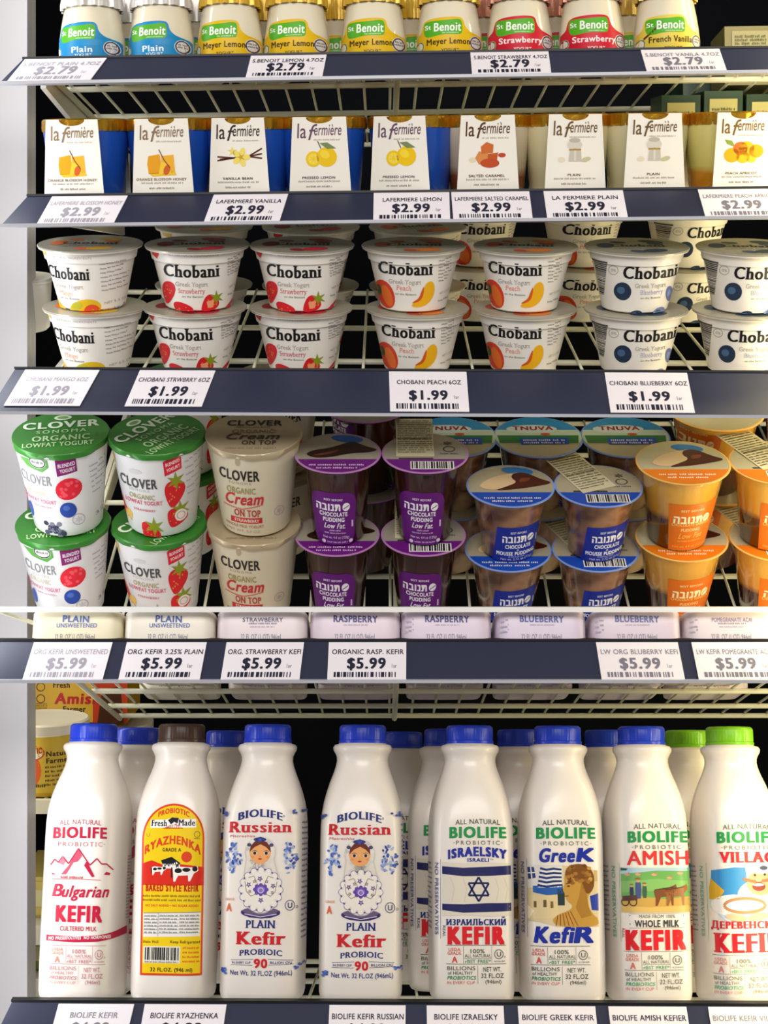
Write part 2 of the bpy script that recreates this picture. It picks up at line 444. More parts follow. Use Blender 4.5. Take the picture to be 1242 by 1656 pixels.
R2 = [(82, 204, 'LAFERMIERE BLOSSOM HONEY', 16, 2, 'faded, below the leftmost honey pot'), (343, 463, 'LAFERMIERE VANILLA', 12, 0, 'for vanilla pots'), (601, 723, 'LAFERMIERE LEMON', 1, 0, 'for lemon pots'),
      (726, 852, 'LAFERMIERE SALTED CARAMEL', -1, 0, 'for salted caramel pots'), (875, 1003, 'LA FERMIERE PLAIN', -1, 0, 'for plain pots'), (1124, 1252, 'LAFERMIERE PEACH APRICOT', -3, 1, 'for peach apricot pots')]
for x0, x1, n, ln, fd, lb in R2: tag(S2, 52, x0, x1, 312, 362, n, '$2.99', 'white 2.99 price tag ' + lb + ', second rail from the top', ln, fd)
R3 = [(45, 165, 'CHOBANI MANGO 6OZ', 22, 2, 'faded, below the mango cups'), (230, 352, 'CHOBANI STRWBRRY 6OZ', 16, 0, 'below the strawberry cups'), (632, 757, 'CHOBANI PEACH 6OZ', -2, 0, 'below the peach cups'), (980, 1113, 'CHOBANI BLUEBERRY 6OZ', -2, 0, 'below the blueberry cups')]
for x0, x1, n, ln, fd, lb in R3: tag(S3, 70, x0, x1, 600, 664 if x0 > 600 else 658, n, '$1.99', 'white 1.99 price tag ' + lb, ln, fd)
R5 = [(56, 183, 'ORG KEFIR UNSWEETENED', 8, 2, 'faded, leftmost on the rail'), (206, 335, 'ORG KEFIR 3.25% PLAIN', 6, 0, 'second from left'), (367, 492, 'ORG. STRAWBERRY KEFI', 5, 0, 'for strawberry kefir'), (532, 657, 'ORGANIC RASP. KEFIR', 1, 0, 'for raspberry kefir'),
      (963, 1095, 'LW ORG BLUBERRY KEFI', -3, 1, 'for blueberry kefir'), (1117, 1247, 'LW KEFIR POMEGRANTE ACAI', -3, 1, 'for pomegranate kefir, at the right edge')]
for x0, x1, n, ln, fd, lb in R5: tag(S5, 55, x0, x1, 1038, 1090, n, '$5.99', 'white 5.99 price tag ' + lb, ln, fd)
R6 = [(104, 226, 'BIOLIFE KEFIR', 9, 1, 'below the crimson printed bottle'), (243, 375, 'BIOLIFE RYAZHENKA', 5, 0, 'below the yellow labelled bottle'), (541, 664, 'BIOLIFE KEFIR RUSSIAN', 1, 0, 'below the right doll bottle'), (698, 822, 'BIOLIFE IZRAELSKY', 0, 0, 'below the flag bottle'),
      (845, 970, 'BIOLIFE GREEK KEFIR', -1, 0, 'below the golden bust bottle'), (991, 1117, 'BIOLIFE AMISH KEFIER', -2, 0, 'below the farm picture bottle'), (1152, 1278, 'BIOLIFE KEFIR VILLAGE', -2, 1, 'below the green capped bottle')]
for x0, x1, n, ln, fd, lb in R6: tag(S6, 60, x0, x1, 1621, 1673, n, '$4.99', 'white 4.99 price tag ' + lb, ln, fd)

# ================================================================== products
PLASTIC = mat('f2ede4', .32, 0, .5, name='plastic'); CARD = mat('f3eee2', .6, name='card')
ORD = ['leftmost', 'second from left', 'third from left', 'fourth from left', 'fifth from left', 'sixth from left', 'seventh from left', 'eighth from left', 'rightmost']

# ------------------------------------------------------------------ small glass jars, top shelf
JPROF = [(r * .945, z * 1.24) for r, z in [(0, 0), (47, 0), (52, 2), (55.5, 9), (56.5, 22), (55.5, 36), (52, 54), (48, 70), (44, 84), (42, 92), (42, 104), (45, 106), (45, 112)]]
JHALF = [(z, r) for r, z in JPROF]
def foil_wob(a, z): return 2.2 * math.sin(a * 19) + 1.4 * math.sin(a * 31 + 1) if z < 120 else 0
def jar(kind, sp, cx, lab):
    root = thing('yogurt_jar', lab, 'yogurt jar', sp.mw, 'small glass yogurt jars on the top shelf')
    k = sp.k
    link('glass_jar', lathe('glass_jar', JPROF, mat('e9dfc4', .12, 0, .6, coat=.6, name='yogurt_glass'), k, 56), root)
    fcol = dict(plain='d9d6d0', lemon='d8b03a', strawberry='c98a72', vanilla='cfae4e')[kind]
    link('foil_lid', lathe('foil_lid', [(48.5, 92), (48.5, 100), (46, 114), (45, 130), (45, 140), (42, 143), (20, 144), (0, 144)], mat(fcol, .35, .25, .5, .3, name='foil'), k, 120, foil_wob, cap0=False, cap1=False), root)
    c = Canvas(dy=dict(plain=0, lemon=-3, strawberry=-10, vanilla=-12)[kind]); band = dict(plain='1788c0', lemon='e3b80c', strawberry='d01830', vanilla='e2c84a')[kind]
    x = lambda q: cx + q
    # wavy topped band
    c.sm([(x(-57), 99), (x(55), 96), (x(55), 66), (x(40), 63), (x(30), 60), (x(22), 52), (x(20), 42), (x(14), 38), (x(-20), 39), (x(-40), 41), (x(-44), 50), (x(-46), 60), (x(-57), 66)], band, 1)
    c.rect(x(-55), x(55), 84, 98, band, 1)
    if kind == 'vanilla': c.line([(x(-46), 74), (x(-20), 52)], 3, '5a2a18', 2)
    c.sm([(x(-42), 47), (x(-38), 43), (x(-10), 44), (x(14), 41), (x(18), 46), (x(18), 62), (x(14), 66), (x(-14), 65), (x(-36), 69), (x(-42), 64)], '52ad1e', 2)
    c.text('Benoit', x(-27), x(16), 60, 13, 'f4f8ea', b=.06, sh=.05); c.text('St', x(-40), x(-31), 56, 7, 'f4f8ea', b=.04)
    c.fine(x(-14), x(12), 64, 2, 'd8f0c0')
    nm = dict(plain='Plain', lemon='Meyer Lemon', strawberry='Strawberry', vanilla='French Vanilla')[kind]
    dk = dict(plain='e6f4fb', lemon='4a3408', strawberry='fbeaea', vanilla='4a3408')[kind]
    hw = 15 if kind == 'plain' else 32
    c.text(nm, x(-6 - hw), x(-2 + hw), 85 if kind == 'plain' else 80, 9, dk, b=.06)
    c.text('YOGURT', x(-16), x(12), 92, 5, dk, b=.03)
    c.ell(x(-48), 80, 6, 8, 'e8e6d8', 2); c.ring(x(-48), 80, 5, 1.2, '3a6a30', 3, ry=7)
    c.ell(x(40), 77, 11, 11, 'ded8d4', 2); c.ring(x(40), 77, 9, 2, '4a3a48', 3); c.fine(x(33), x(47), 79, 3, '4a3a48'); c.fine(x(34), x(46), 75, 3, '4a3a48')
    part_print(c, 'paper_label', root, cup_map(sp, [(r, z) for r, z in JPROF[2:]], sp.px, sp.py), 5, label=dict(plain='blue', lemon='yellow', strawberry='red', vanilla='pale yellow')[kind] + ' paper label')
    return root
JX = [(150, 'plain'), (262, 'plain'), (373, 'lemon'), (481, 'lemon'), (605, 'lemon'), (727, 'lemon'), (841, 'strawberry'), (957, 'strawberry'), (1078, 'vanilla')]
first = {}
seen = {'plain': ['leftmost jar on the top shelf', 'second jar from the left, right blue one'], 'lemon': ['first of four yellow from the left', 'second of four yellow from the left', 'third of four yellow from the left', 'last of the four yellow jars'],
        'strawberry': ['left of the two red jars', 'right of the two red jars'], 'vanilla': ['last front jar on the right']}
LC = dict(plain='blue plain', lemon='yellow lemon', strawberry='red strawberry', vanilla='pale yellow vanilla')
ct = {}
for px, kd in JX:
    i = ct.get(kd, 0); ct[kd] = i + 1
    lb = 'glass yogurt jar with %s label, %s' % (LC[kd], seen[kd][i])
    sp = S1.at(px, .036, 0, faceto(px) * .5)
    if kd not in first: first[kd] = jar(kd, sp, px, lb)
    else: copy_tree(first[kd], sp.mw, lb)
for px, kd in ((214, 'plain'), (318, 'plain'), (427, 'lemon'), (545, 'lemon'), (664, 'lemon'), (785, 'strawberry'), (900, 'strawberry'), (1016, 'vanilla')):
    copy_tree(first[kd], S1.at(px, .105, 0, faceto(px) * .5).mw, '%s yogurt jar in the second row, half hidden behind the front jars' % LC[kd].split()[1], 'yogurt jars in the second row')

# ------------------------------------------------------------------ pots in card sleeves
POT = [(0, 0), (56, 0), (59, 3), (69, 108), (69, 118), (67, 120)]
BLUE_GLAZE = mat('1c4fb0', .3, 0, .5, coat=.3, name='blue_glaze')
POTM = dict(blue=BLUE_GLAZE, caramel=ramp_mat('caramel_pot', [(.05, '6e3416'), (.3, '8a4a22'), (.42, 'c9b898'), (1, 'd8ccb4')], .25), plain=mat('dcd3a8', .2, 0, .5, coat=.4, name='yogurt_pot'),
            peach=ramp_mat('peach_pot', [(.05, 'c87a18'), (.3, 'cf8a1e'), (.40, 'd9cf72'), (1, 'ddd488')], .2, coat=.4))
def art(c, kind, x):
    if kind == 'honey':
        c.poly([(x(-24), 262), (x(-22), 250), (x(-4), 247), (x(0), 276), (x(-22), 277)], 'e8a01c', 2); c.poly([(x(-2), 250), (x(18), 248), (x(20), 274), (x(0), 278)], 'efb030', 2)
        c.poly([(x(-6), 277), (x(-2), 258), (x(8), 262), (x(14), 276)], 'f5c83a', 3); c.ell(x(7), 271, 5, 8, 'd0602a', 4, 20); c.line([(x(-5), 240), (x(3), 256), (x(12), 268)], 1.5, '7a4a2a', 5); c.poly([(x(-22), 276), (x(20), 274), (x(22), 279), (x(-16), 281)], 'f0c030', 2)
    elif kind == 'vanilla':
        for a, b2, d in ((-34, 252, 12), (-30, 256, 4), (-34, 258, -3)): c.line([(x(a), b2), (x(-8), 254), (x(16), 252), (x(38), 252 - d)], 2.4, '5a2a20', 2)
        for q in range(5): c.ell(x(4 + 8 * math.cos(q * 1.256)), 253 + 8 * math.sin(q * 1.256), 7, 4.5, 'f2dc6a', 3, q * 72)
        c.ell(x(4), 253, 3, 3, 'd0a020', 4); c.star(x(-10), 244, 8, 3, 5, 'f0d870', 3)
    elif kind == 'lemon':
        c.ell(x(-10), 257, 12, 12, 'f0c818', 2); c.ell(x(-10), 257, 8.5, 8.5, 'f7dc50', 3); c.star(x(-10), 257, 8, 2, 7, 'f2cc28', 4)
        c.ell(x(11), 254, 16, 15, 'efc410', 3); c.ell(x(8), 250, 8, 6, 'f6d83a', 4, 30); c.poly([(x(0), 233), (x(12), 232), (x(26), 241), (x(12), 242)], '7a8a58', 5); c.line([(x(-3), 230), (x(2), 241)], 1.5, '5a4a30', 5)
    elif kind == 'caramel':
        c.poly([(x(-11), 241), (x(-2), 234), (x(9), 238), (x(8), 250), (x(-10), 252)], 'cf6a2a', 3); c.poly([(x(-20), 258), (x(-14), 248), (x(0), 250), (x(2), 264), (x(-14), 268)], 'd98a4a', 2); c.poly([(x(0), 252), (x(16), 250), (x(14), 264), (x(0), 264)], 'c2561e', 4)
        c.ell(x(3), 266, 15, 7, 'c04a1e', 5); c.ell(x(22), 254, 6, 3.5, 'c04820', 3); c.ell(x(-24), 261, 6, 4, 'e8d8b8', 2)
    elif kind == 'plain':
        c.poly([(x(-11), 265), (x(-9), 250), (x(-8), 244), (x(7), 244), (x(9), 250), (x(10), 265)], 'c9c2b2', 3); c.ell(x(-1), 240, 12, 8, 'd8d2c4', 4); c.ell(x(-1), 233, 9, 3.5, 'bdb6a4', 5); c.line([(x(-10), 247), (x(9), 247)], 2.5, 'b08a3a', 5); c.rect(x(-2), x(1), 245, 264, 'ddd8cc', 4)
        c.ell(x(-22), 262, 6, 4, 'e6dcc0', 2); c.ell(x(17), 262, 8, 3.5, 'c8c49a', 2, -15)
    else:
        for a, b2, r, h in ((-18, 258, 13, 'efa818'), (0, 261, 11, 'f2b420'), (22, 252, 12, 'eda21a'), (6, 248, 13, 'f0b024'), (-4, 248, 12, 'e8702a'), (14, 263, 8, 'f4bc30')): c.ell(x(a), b2, r, r * .85, h, 3)
        c.poly([(x(-30), 234), (x(-18), 236), (x(-12), 246), (x(-26), 241)], '8a9a40', 2)
LN = dict(honey='ORANGE BLOSSOM HONEY', vanilla='VANILLA BEAN', lemon='PRESSED LEMON', caramel='SALTED CARAMEL', plain='PLAIN', peach='PEACH APRICOT')
PICT = dict(honey='honeycomb', vanilla='vanilla flower', lemon='lemons', caramel='caramel cubes', plain='milk churn', peach='apricots')
POTC = dict(honey='blue', vanilla='blue', lemon='blue', caramel='caramel', plain='plain', peach='peach')
TOPY = 120
def pot(kind, jc, pc, lab, base, yo):
    v = .047; rp = 71.5
    sp = S2.at(jc, v); Yc = sp.mw.translation.y; k = sp.k
    s = math.asin(max(-.9, min(.9, ((pc - 621) / F * (D + Yc - rp * k) - sp.mw.translation.x) / (rp * k))))
    sp = S2.at(jc, v, 0, s)
    root = thing('yogurt_pot', lab, 'yogurt pot', sp.mw, 'yogurt pots in white card sleeves')
    link('pot', lathe('pot', POT, POTM[POTC[kind]], k, 56), root, None, {'blue': 'deep blue pot', 'caramel': 'brown layered pot', 'plain': 'cream pot', 'peach': 'yellow pot with an orange foot'}[POTC[kind]])
    link('foil_lid', lathe('foil_lid', [(69.5, 104), (70.5, 110), (70.5, 121), (68, 123.5), (40, 124.5), (0, 124.5)], GOLD, k, 120, lambda a, z: (.5 * math.sin(a * 23) + .8 * math.sin(a * 37)) if z < 112 else 0, cap0=False, cap1=False), root)
    # sleeve: front, top and back boards with thumb notches
    H = 121; tw, bw = 42, 49; t = .6; y0 = -rp
    bm = bmesh.new()
    def board(pts, nrm):
        a = [bm.verts.new(Vector(p) * k) for p in pts]; b2 = [bm.verts.new((Vector(p) + Vector(nrm) * t) * k) for p in pts]; n = len(pts)
        bm.faces.new(a); bm.faces.new(b2[::-1])
        for i in range(n): bm.faces.new((a[i], b2[i], b2[(i + 1) % n], a[(i + 1) % n]))
    notch = [(21 * math.cos(R(q)), 9.5 * math.sin(R(q))) for q in range(180, 361, 15)]
    foot = [(13 * math.cos(R(q)), 6 * math.sin(R(q))) for q in range(180, -1, -20)]
    def face(y, ny): board([(-bw, y, 0)] + [(a, y, b2) for a, b2 in foot] + [(bw, y, 0), (tw, y, H), ] + [(a, y, H + b2) for a, b2 in notch[::-1]] + [(-tw, y, H)], (0, ny, 0))
    face(y0, -1); face(-y0, 1)
    board([(-tw, y0, H)] + [(a, y0 - b2, H) for a, b2 in notch] + [(tw, y0, H), (tw, -y0, H)] + [(a, -y0 + b2, H) for a, b2 in notch[::-1]] + [(-tw, -y0, H)], (0, 0, 1))
    bmesh.ops.recalc_face_normals(bm, faces=bm.faces)
    me = bpy.data.meshes.new('card_sleeve'); bm.to_mesh(me); bm.free(); me.materials.append(CARD)
    sl = link('card_sleeve', me, root)
    c = Canvas(); x = lambda q: q
    ink = dict(honey='8a7058', vanilla='3a2a26', lemon='6a4a66', caramel='5a3420', plain='6a5028', peach='7a5a20')[kind]
    c.text('la', -35, -21, 225, 22, ink, b=.012, sh=.05); c.text('f', -20, -10, 228, 24, ink, b=.0, sh=.3); c.text('ermière', -9, 34, 221, 17, ink, b=.012, sh=.12)
    c.fine(-9, 32, 229, 2.6, 'b0a698')
    art(c, kind, x)
    c.text(LN[kind], -2 - 2 * len(LN[kind]), -2 + 2 * len(LN[kind]), 287, 3.6, ink, b=.06)
    c.fine(-34, 32, 292, 3, '9a9088'); c.fine(-22, 18, 300, 3.2, '8a8078')
    hf = 1
    part_print(c, 'printing', sl, lambda px, py, L: (px * k, y0 * k - t * k - OFF(L), (312 - py) * (H / 118) * k))
    return root
POTS = [('honey', 144, 120), ('honey', 278, 264), ('vanilla', 404, 387), ('lemon', 524, 518), ('lemon', 667, 647), ('caramel', 788, 789), ('plain', 916, 930), ('plain', 1043, 1058), ('peach', 1174, 1200)]
PL = ['faint print, leftmost', 'darker print, second from left', 'purple brown lettering', 'left of the two', 'right of the two', 'amber cubes', 'the left one', 'right of the two', 'at the right edge']
for i, (kd, jc, pc) in enumerate(POTS):
    pot(kd, jc, pc, '%s yogurt pot in a white sleeve printed with %s, %s' % ({'blue': 'deep blue', 'caramel': 'brown', 'plain': 'cream', 'peach': 'yellow'}[POTC[kd]], PICT[kd], PL[i]), None, 0)

# ------------------------------------------------------------------ white fruit yogurt cups, two high
CP = [(0, 0), (50, 0), (53, 2), (70, 77), (73, 79), (76, 94), (82.5, 95), (83.3, 97), (82, 98)]
CWALL = [(53, 2), (70, 77), (73, 79), (76, 94)]
STACK_C = 100.5
def cup_art(c, kind):
    if kind == 'strawberry':
        c.s, c.ox, c.oy = .3382, 400, 360
        lg = (100, 355, 268); sub = ('Strawberry', 165, 288, 342, 'd8707c')
        c.strawberry(120, 345, 30, 60, 8, leaf=False); c.strawberry(185, 418, 48, 34, 20, leaf=False); c.strawberry(310, 392, 38, 48, 50); c.poly([(295, 380), (330, 375), (325, 410), (300, 412)], 'f0a070', 5); c.poly([(380, 425), (420, 390), (430, 395), (400, 430)], 'd02838', 2)
        c.poly([(45, 140), (85, 160), (72, 195), (50, 180)], 'd83a3a', 2); side = (395, 470, 195, 270)
    elif kind == 'peach':
        c.s, c.ox, c.oy = .3382, 400, 360
        lg = (625, 875, 255); sub = ('Peach', 712, 778, 325, 'e8907c')
        c.rect(566, 612, 115, 165, 'e8b82a', 2); c.ell(657, 355, 44, 68, 'd8402a', 2, -20); c.ell(668, 360, 22, 52, 'e8702a', 3, -20); c.ell(630, 340, 12, 26, '2a5a28', 4, -10)
        c.sm([(870, 280), (888, 300), (888, 345), (865, 385), (825, 405), (780, 402), (785, 385), (820, 375), (835, 350), (840, 300)], 'f2b41c', 2); c.sm([(840, 300), (836, 350), (820, 376), (784, 386), (788, 378), (815, 362), (826, 330)], 'd85a20', 3)
        side = (905, 972, 195, 290)
    elif kind == 'mango':
        c.s, c.ox, c.oy, c.dx = .3382, 0, 360, 6
        lg = (226, 440, 278); sub = ('Mango', 287, 355, 353, 'e8a888')
        c.ell(408, 412, 76, 44, 'e3bc20', 2, -12); c.ell(440, 425, 38, 34, 'd8502a', 3, -10); c.ell(370, 400, 30, 20, 'c0b830', 3, -20)
        c.sm([(240, 330), (258, 380), (330, 435), (312, 445), (290, 445), (262, 410)], 'e8b828', 2); c.poly([(570, 405), (620, 385), (618, 420), (575, 428)], 'c8503a', 2); c.rect(196, 230, 155, 180, 'e8c040', 2)
        side = (490, 605, 210, 330)
    else:
        c.s, c.ox, c.oy = .3382, 822, 360
        lg = (520, 785, 272); sub = ('Blueberry', 605, 715, 345, 'b4b4d4')
        for x, y, a, b2, h in ((525, 333, 38, 42, '26364e'), (755, 355, 22, 40, '6674b0'), (590, 440, 32, 20, '2a384a'), (705, 432, 32, 22, '8088b8')):
            c.ell(x, y, a, b2, h, 2, -15); c.ell(x - a * .2, y - b2 * .1, a * .45, b2 * .4, '48688a' if a > 30 else '8a94c8', 3)
        c.ring(478, 240, 20, 3, 'b0aca0', 2); c.text('0%', 468, 490, 246, 12, 'a09c90')
        c.bars(390, 450, 205, 365, '4a4a48', 3, True); c.ell(318, 160, 0.1, .1, 'ffffff'); c.rect(352, 400, 120, 150, 'a8a890', 2)
        side = None
    c.text('Chobani', lg[0], lg[1], lg[2], 56, '181618', b=.085, sr=2)
    m = (lg[0] + lg[1]) / 2
    c.text('Greek Yogurt', m - 75, m + 75, lg[2] + 42, 20, 'aea69e', sr=1); c.text(*sub[:4], 22, sub[4], sr=1); c.text('on the Bottom', m - 45, m + 52, lg[2] + 93, 9, '6a6560')
    c.text('ONLY NATURAL INGREDIENTS', m - 125, m + 125, lg[2] - 97, 9, 'a8a09a', ls=.12)
    if side:
        x0, x1, y0, y1 = side
        for i in range(7): c.fine(x0, x1 - random.uniform(0, 25), y0 + (y1 - y0) * i / 6, 7, '8a8480', tilt=-12)
        c.text('NET 5.3 OZ', x0 + 8, x1 - 12, y1 + 62, 10, 'a09a94', tilt=-10); c.fine(x0, x1 - 20, y1 + 95, 9, 'a09a94', tilt=-10)
FRU = dict(mango=('d8a92a', 'e0702a'), strawberry=('c02838', '8a1a28'), peach=('d8762a', 'b84a2a'), blueberry=('2a3a4a', '3c4a66'))
def fruit_cup(kind, sp, lab):
    root = thing('yogurt_cup', lab, 'yogurt cup', sp.mw, 'white fruit yogurt cups stacked two high'); k = sp.k
    link('cup', lathe('cup', CP, PLASTIC, k, 72), root)
    ld = link('foil_lid', lathe('foil_lid', [(82, 97), (83.6, 97), (84, 98.6), (83, 99.6), (78, 99.2), (0, 100.2)], mat('b9b4a2', .3, .35, .5, .25, name='foil'), k, 72, None, False, False), root)
    c = Canvas(); a, b2 = FRU[kind]
    for i in range(3):
        t = 1.1 + i * 2.1; c.ell(50 * math.cos(t), 50 * math.sin(t), 22, 14, a if i != 1 else b2, 1, math.degrees(t) + 90); c.ell(34 * math.cos(t + .6), 52 * math.sin(t + .6), 14, 10, b2, 1, 30)
    c.text('Chobani', -44, 44, 10, 20, '242424', b=.08, sr=2); c.fine(-30, 30, 24, 5, '6a6a60'); c.fine(-40, 40, 32, 4, '6a6a60')
    part_print(c, 'lid_printing', ld, lambda px, py, L: (px * k, -py * k, (100.25 - math.hypot(px, py) / 78) * k + OFF(L)), 30)
    c = Canvas(); cup_art(c, kind)
    part_print(c, 'printing', root, cup_map(sp, CWALL), 5)
    return root
protoC = {}
CUPX = [(147, 155, 'mango', .0, .0), (319, 316, 'strawberry', .13, .02), (488, 487, 'strawberry', 0, 0), (668, 674, 'peach', 0, -.02), (848, 847, 'peach', -.12, -.10), (1027, 1026, 'blueberry', 0, .03), (1207, 1200, 'blueberry', -.07, -.12)]
for kd, ref in (('strawberry', 488), ('peach', 668), ('mango', 147), ('blueberry', 1027)):
    v = .054; sp = S3.at(ref, v, STACK_C * S3.at(ref, v).k, 0, .03)
    protoC[kd] = fruit_cup(kd, sp, 'x')
C_U = ['top', 'bottom']
cn = {'mango': ['leftmost stack'], 'strawberry': ['the left strawberry stack', 'the right strawberry stack'], 'peach': ['the left peach stack', 'the right peach stack'], 'blueberry': ['the left blueberry stack', 'the right edge stack']}
ct = {}; used = set()
for pu, pl, kd, su, slo in CUPX:
    i = ct.get(kd, 0); ct[kd] = i + 1
    for lev, (px, spn) in enumerate(((pl, slo), (pu, su))):
        sp0 = S3.at(px, .054); sp = S3.at(px, .054, STACK_C * sp0.k * lev, spn, .03)
        lb = 'white yogurt cup printed with %s, %s cup of %s' % ({'mango': 'a mango', 'strawberry': 'strawberries', 'peach': 'peaches', 'blueberry': 'blueberries'}[kd], ('bottom', 'top')[lev], cn[kd][i])
        if kd not in used and lev == 1: used.add(kd); protoC[kd].matrix_world = sp.mw; protoC[kd]['label'] = lb
        else: copy_tree(protoC[kd], sp.mw, lb)
for px, n, kd, v, lb in ((330, 2, 'mango', .165, 'second'), (502, 2, 'strawberry', .165, 'second'), (674, 2, 'peach', .165, 'second'), (772, 2, 'peach', .285, 'third'), (940, 2, 'peach', .285, 'third'), (1108, 2, 'blueberry', .285, 'third')):
    for lev in range(n):
        copy_tree(protoC[kd], S3.at(px, v, STACK_C * S3.at(px, .054).k * lev, .3, .03).mw, '%s yogurt cup in the %s row behind the front stacks' % (kd, lb), 'yogurt cups behind the front stacks')
# a different white cup half hidden at the far left
sp = S3.at(40, .21)
root = thing('yogurt_cup', 'white yogurt cup with green leaf print half hidden beside the left wall', 'yogurt cup', sp.mw)
link('cup', lathe('cup', [(0, 0), (36, 0), (40, 4), (46, 78), (48, 80), (48, 84)], PLASTIC, sp.k), root); link('foil_lid', lathe('foil_lid', [(47, 83), (49, 84), (49, 86), (0, 88)], mat('d4d2c6', .4, name='foil'), sp.k), root)
c = Canvas(); c.poly([(40, 585), (58, 575), (66, 580), (60, 595), (40, 597)], '3a9a38', 2); c.star(44, 572, 9, 4, 5, '2a4a2a', 2); c.fine(42, 66, 552, 5, '6a7a6a'); c.fine(46, 66, 560, 5, '6a7a6a')
part_print(c, 'printing', root, cup_map(sp, [(40, 4), (46, 78)]), 8)

# ------------------------------------------------------------------ green lidded and cream yogurt cups
KP = [(r, z * 1.04) for r, z in [(0, 0), (53, 0), (55, 3), (73, 141), (74, 143), (74.5, 147), (74, 149)]]
KWALL = [(55, 3), (73, 146)]
HK = 157
def clover(kind, sp, lab):
    root = thing('yogurt_cup', lab, 'yogurt cup', sp.mw, 'tall yogurt cups stacked two high'); k = sp.k
    cream = kind == 'cream'
    link('cup', lathe('cup', KP, mat('eadfc2', .35, name='plastic') if cream else mat('f1f0f0', .32, name='plastic'), k, 72), root)
    lc = mat('b9a888', .35, .2, .5, .15, name='foil') if cream else mat('35802a', .35, .1, .5, .2, name='foil')
    ld = link('foil_lid', lathe('foil_lid', [(75.5, 147), (76.3, 151), (76.3, 155.5), (75, 157), (70, 156.4), (0, 156.8)], lc, k, 96, lambda a, z: (1.2 * math.sin(a * 5 + 1) + 1 * math.sin(a * 11)) if z < 152 else 0, False, False), root)
    c = Canvas()
    if cream:
        c.text('CLOVER', -44, 44, -26, 18, '2a2622', b=.06); c.fine(-28, 28, -18, 6, '8a7a5a'); c.text('ORGANIC', -34, 34, 0, 11, '8a7a4a', b=.03)
        c.text('Cream', -44, 40, 22, 20, '4a3a2a', b=.05, sh=.3); c.text('ON TOP', -16, 38, 40, 13, '4a3a2a', b=.06, sr=1); c.fine(-40, 40, 54, 5, '8a7a5a')
    else:
        g = 'e2efd6'
        c.ell(2, -54, 14, 9, g, 1); c.ell(2, -54, 9, 5, '7ab060', 2)
        c.text('CLOVER', -60, 60, -18, 22, g, b=.07); c.text('SONOMA', -38, 40, 0, 11, 'b8d8a0', b=.02, ls=.15); c.text('ORGANIC', -44, 46, 26, 17, 'b8d8a0', b=.05); c.text('LOWFAT YOGURT', -58, 52, 46, 14, 'b8d8a0', b=.04)
    part_print(c, 'lid_printing', ld, lambda px, py, L: (px * k, -py * k, 156.75 * k + OFF(L) + .0001), 30)
    if kind == 'clover_strawberry': ld.rotation_euler = (0, 0, R(52))
    if kind == 'clover_blended': ld.rotation_euler = (0, 0, R(8))
    c = Canvas(.3382, 0, 650, 5 if kind == 'clover_blended' else 0)
    if kind == 'clover_blended':
        c.poly([(300, 288), (392, 262), (392, 345), (302, 360)], '86206e', 2); c.text('BLENDED', 310, 386, 322, 16, 'f4e8f0', b=.06, tilt=-8); c.text('YOGURT', 316, 384, 346, 16, 'f4e8f0', b=.06, tilt=-8)
        c.poly([(120, 300), (265, 285), (268, 320), (235, 345), (160, 330)], '5aa046', 1); c.ell(215, 303, 42, 26, 'e8eae0', 2); c.ring(215, 303, 38, 5, '2a2a2a', 3, ry=22); c.fine(185, 245, 308, 12, '3a3a3a')
        c.text('CLOVER', 115, 272, 402, 42, '8a8a8c', b=.04, arc=-3); c.text('SONOMA', 150, 235, 424, 12, 'c0beb8', ls=.2); c.text('ORGANIC', 135, 240, 455, 22, 'd4ccb4', b=.04); c.text('LOWFAT YOGURT', 122, 282, 488, 17, 'd87a9a', b=.03); c.fine(140, 260, 508, 9, 'd8a8ba')
        c.ell(345, 420, 60, 48, 'e02436', 2, -15)
        for i in range(18): c.ell(345 + random.uniform(-42, 42), 420 + random.uniform(-32, 32), 8, 7, 'ee5560', 3, n=8)
        c.ell(332, 515, 38, 35, '2a48a0', 2); c.ell(325, 505, 16, 12, '4a6cc0', 3); c.ell(142, 545, 15, 38, '3a58b0', 2); c.ell(120, 490, 8, 30, 'd84a6a', 2)
        for i in range(22): c.ell(262 + random.uniform(-50, 50), 612 + random.uniform(-32, 28), 13, 12, random.choice(('3a3a50', '55556a', '7c7c90', '26264a')), 2 + i % 2, n=8)
        c.ring(372, 565, 26, 4, 'b4b4b8', 2); c.star(372, 565, 20, 8, 6, 'c8c8cc', 2)
        for i in range(6): c.fine(440, 520, 345 + i * 24, 8, 'a0a0a4', tilt=-18)
        c.text('32', 440, 470, 580, 18, '8a8a8c', tilt=-10)
    elif kind == 'clover_strawberry':
        c.poly([(812, 298), (892, 262), (890, 340), (815, 362)], 'd8283a', 2); c.text('BLENDED', 822, 884, 320, 14, 'fbe8e8', b=.05, tilt=-14); c.text('YOGURT', 824, 884, 345, 14, 'fbe8e8', b=.05, tilt=-14)
        c.ell(680, 345, 30, 10, 'd0d0cc', 2); c.text('CLOVER', 597, 778, 415, 42, '4a4a4c', b=.06, arc=-3); c.text('SONOMA', 640, 740, 434, 12, 'b8b6b0', ls=.2); c.text('ORGANIC', 638, 762, 468, 22, 'b0a878', b=.04); c.text('LOWFAT YOGURT', 615, 795, 494, 18, 'd85a74', b=.04, tilt=-3); c.text('STRAWBERRY', 655, 760, 523, 10, 'd0707c', b=.03)
        c.strawberry(850, 445, 45, 66, 12); c.strawberry(850, 560, 46, 48, 30); c.ell(870, 552, 26, 28, 'f4e4dc', 5); c.ring(870, 552, 17, 4, 'b8a8a4', 6); c.strawberry(725, 620, 52, 40, 40); c.poly([(575, 460), (615, 540), (640, 590), (600, 570)], 'e04a3a', 2); c.ell(625, 560, 18, 24, 'e8c060', 3)
        c.poly([(545, 300), (575, 310), (580, 350), (560, 345)], 'e8c870', 2)
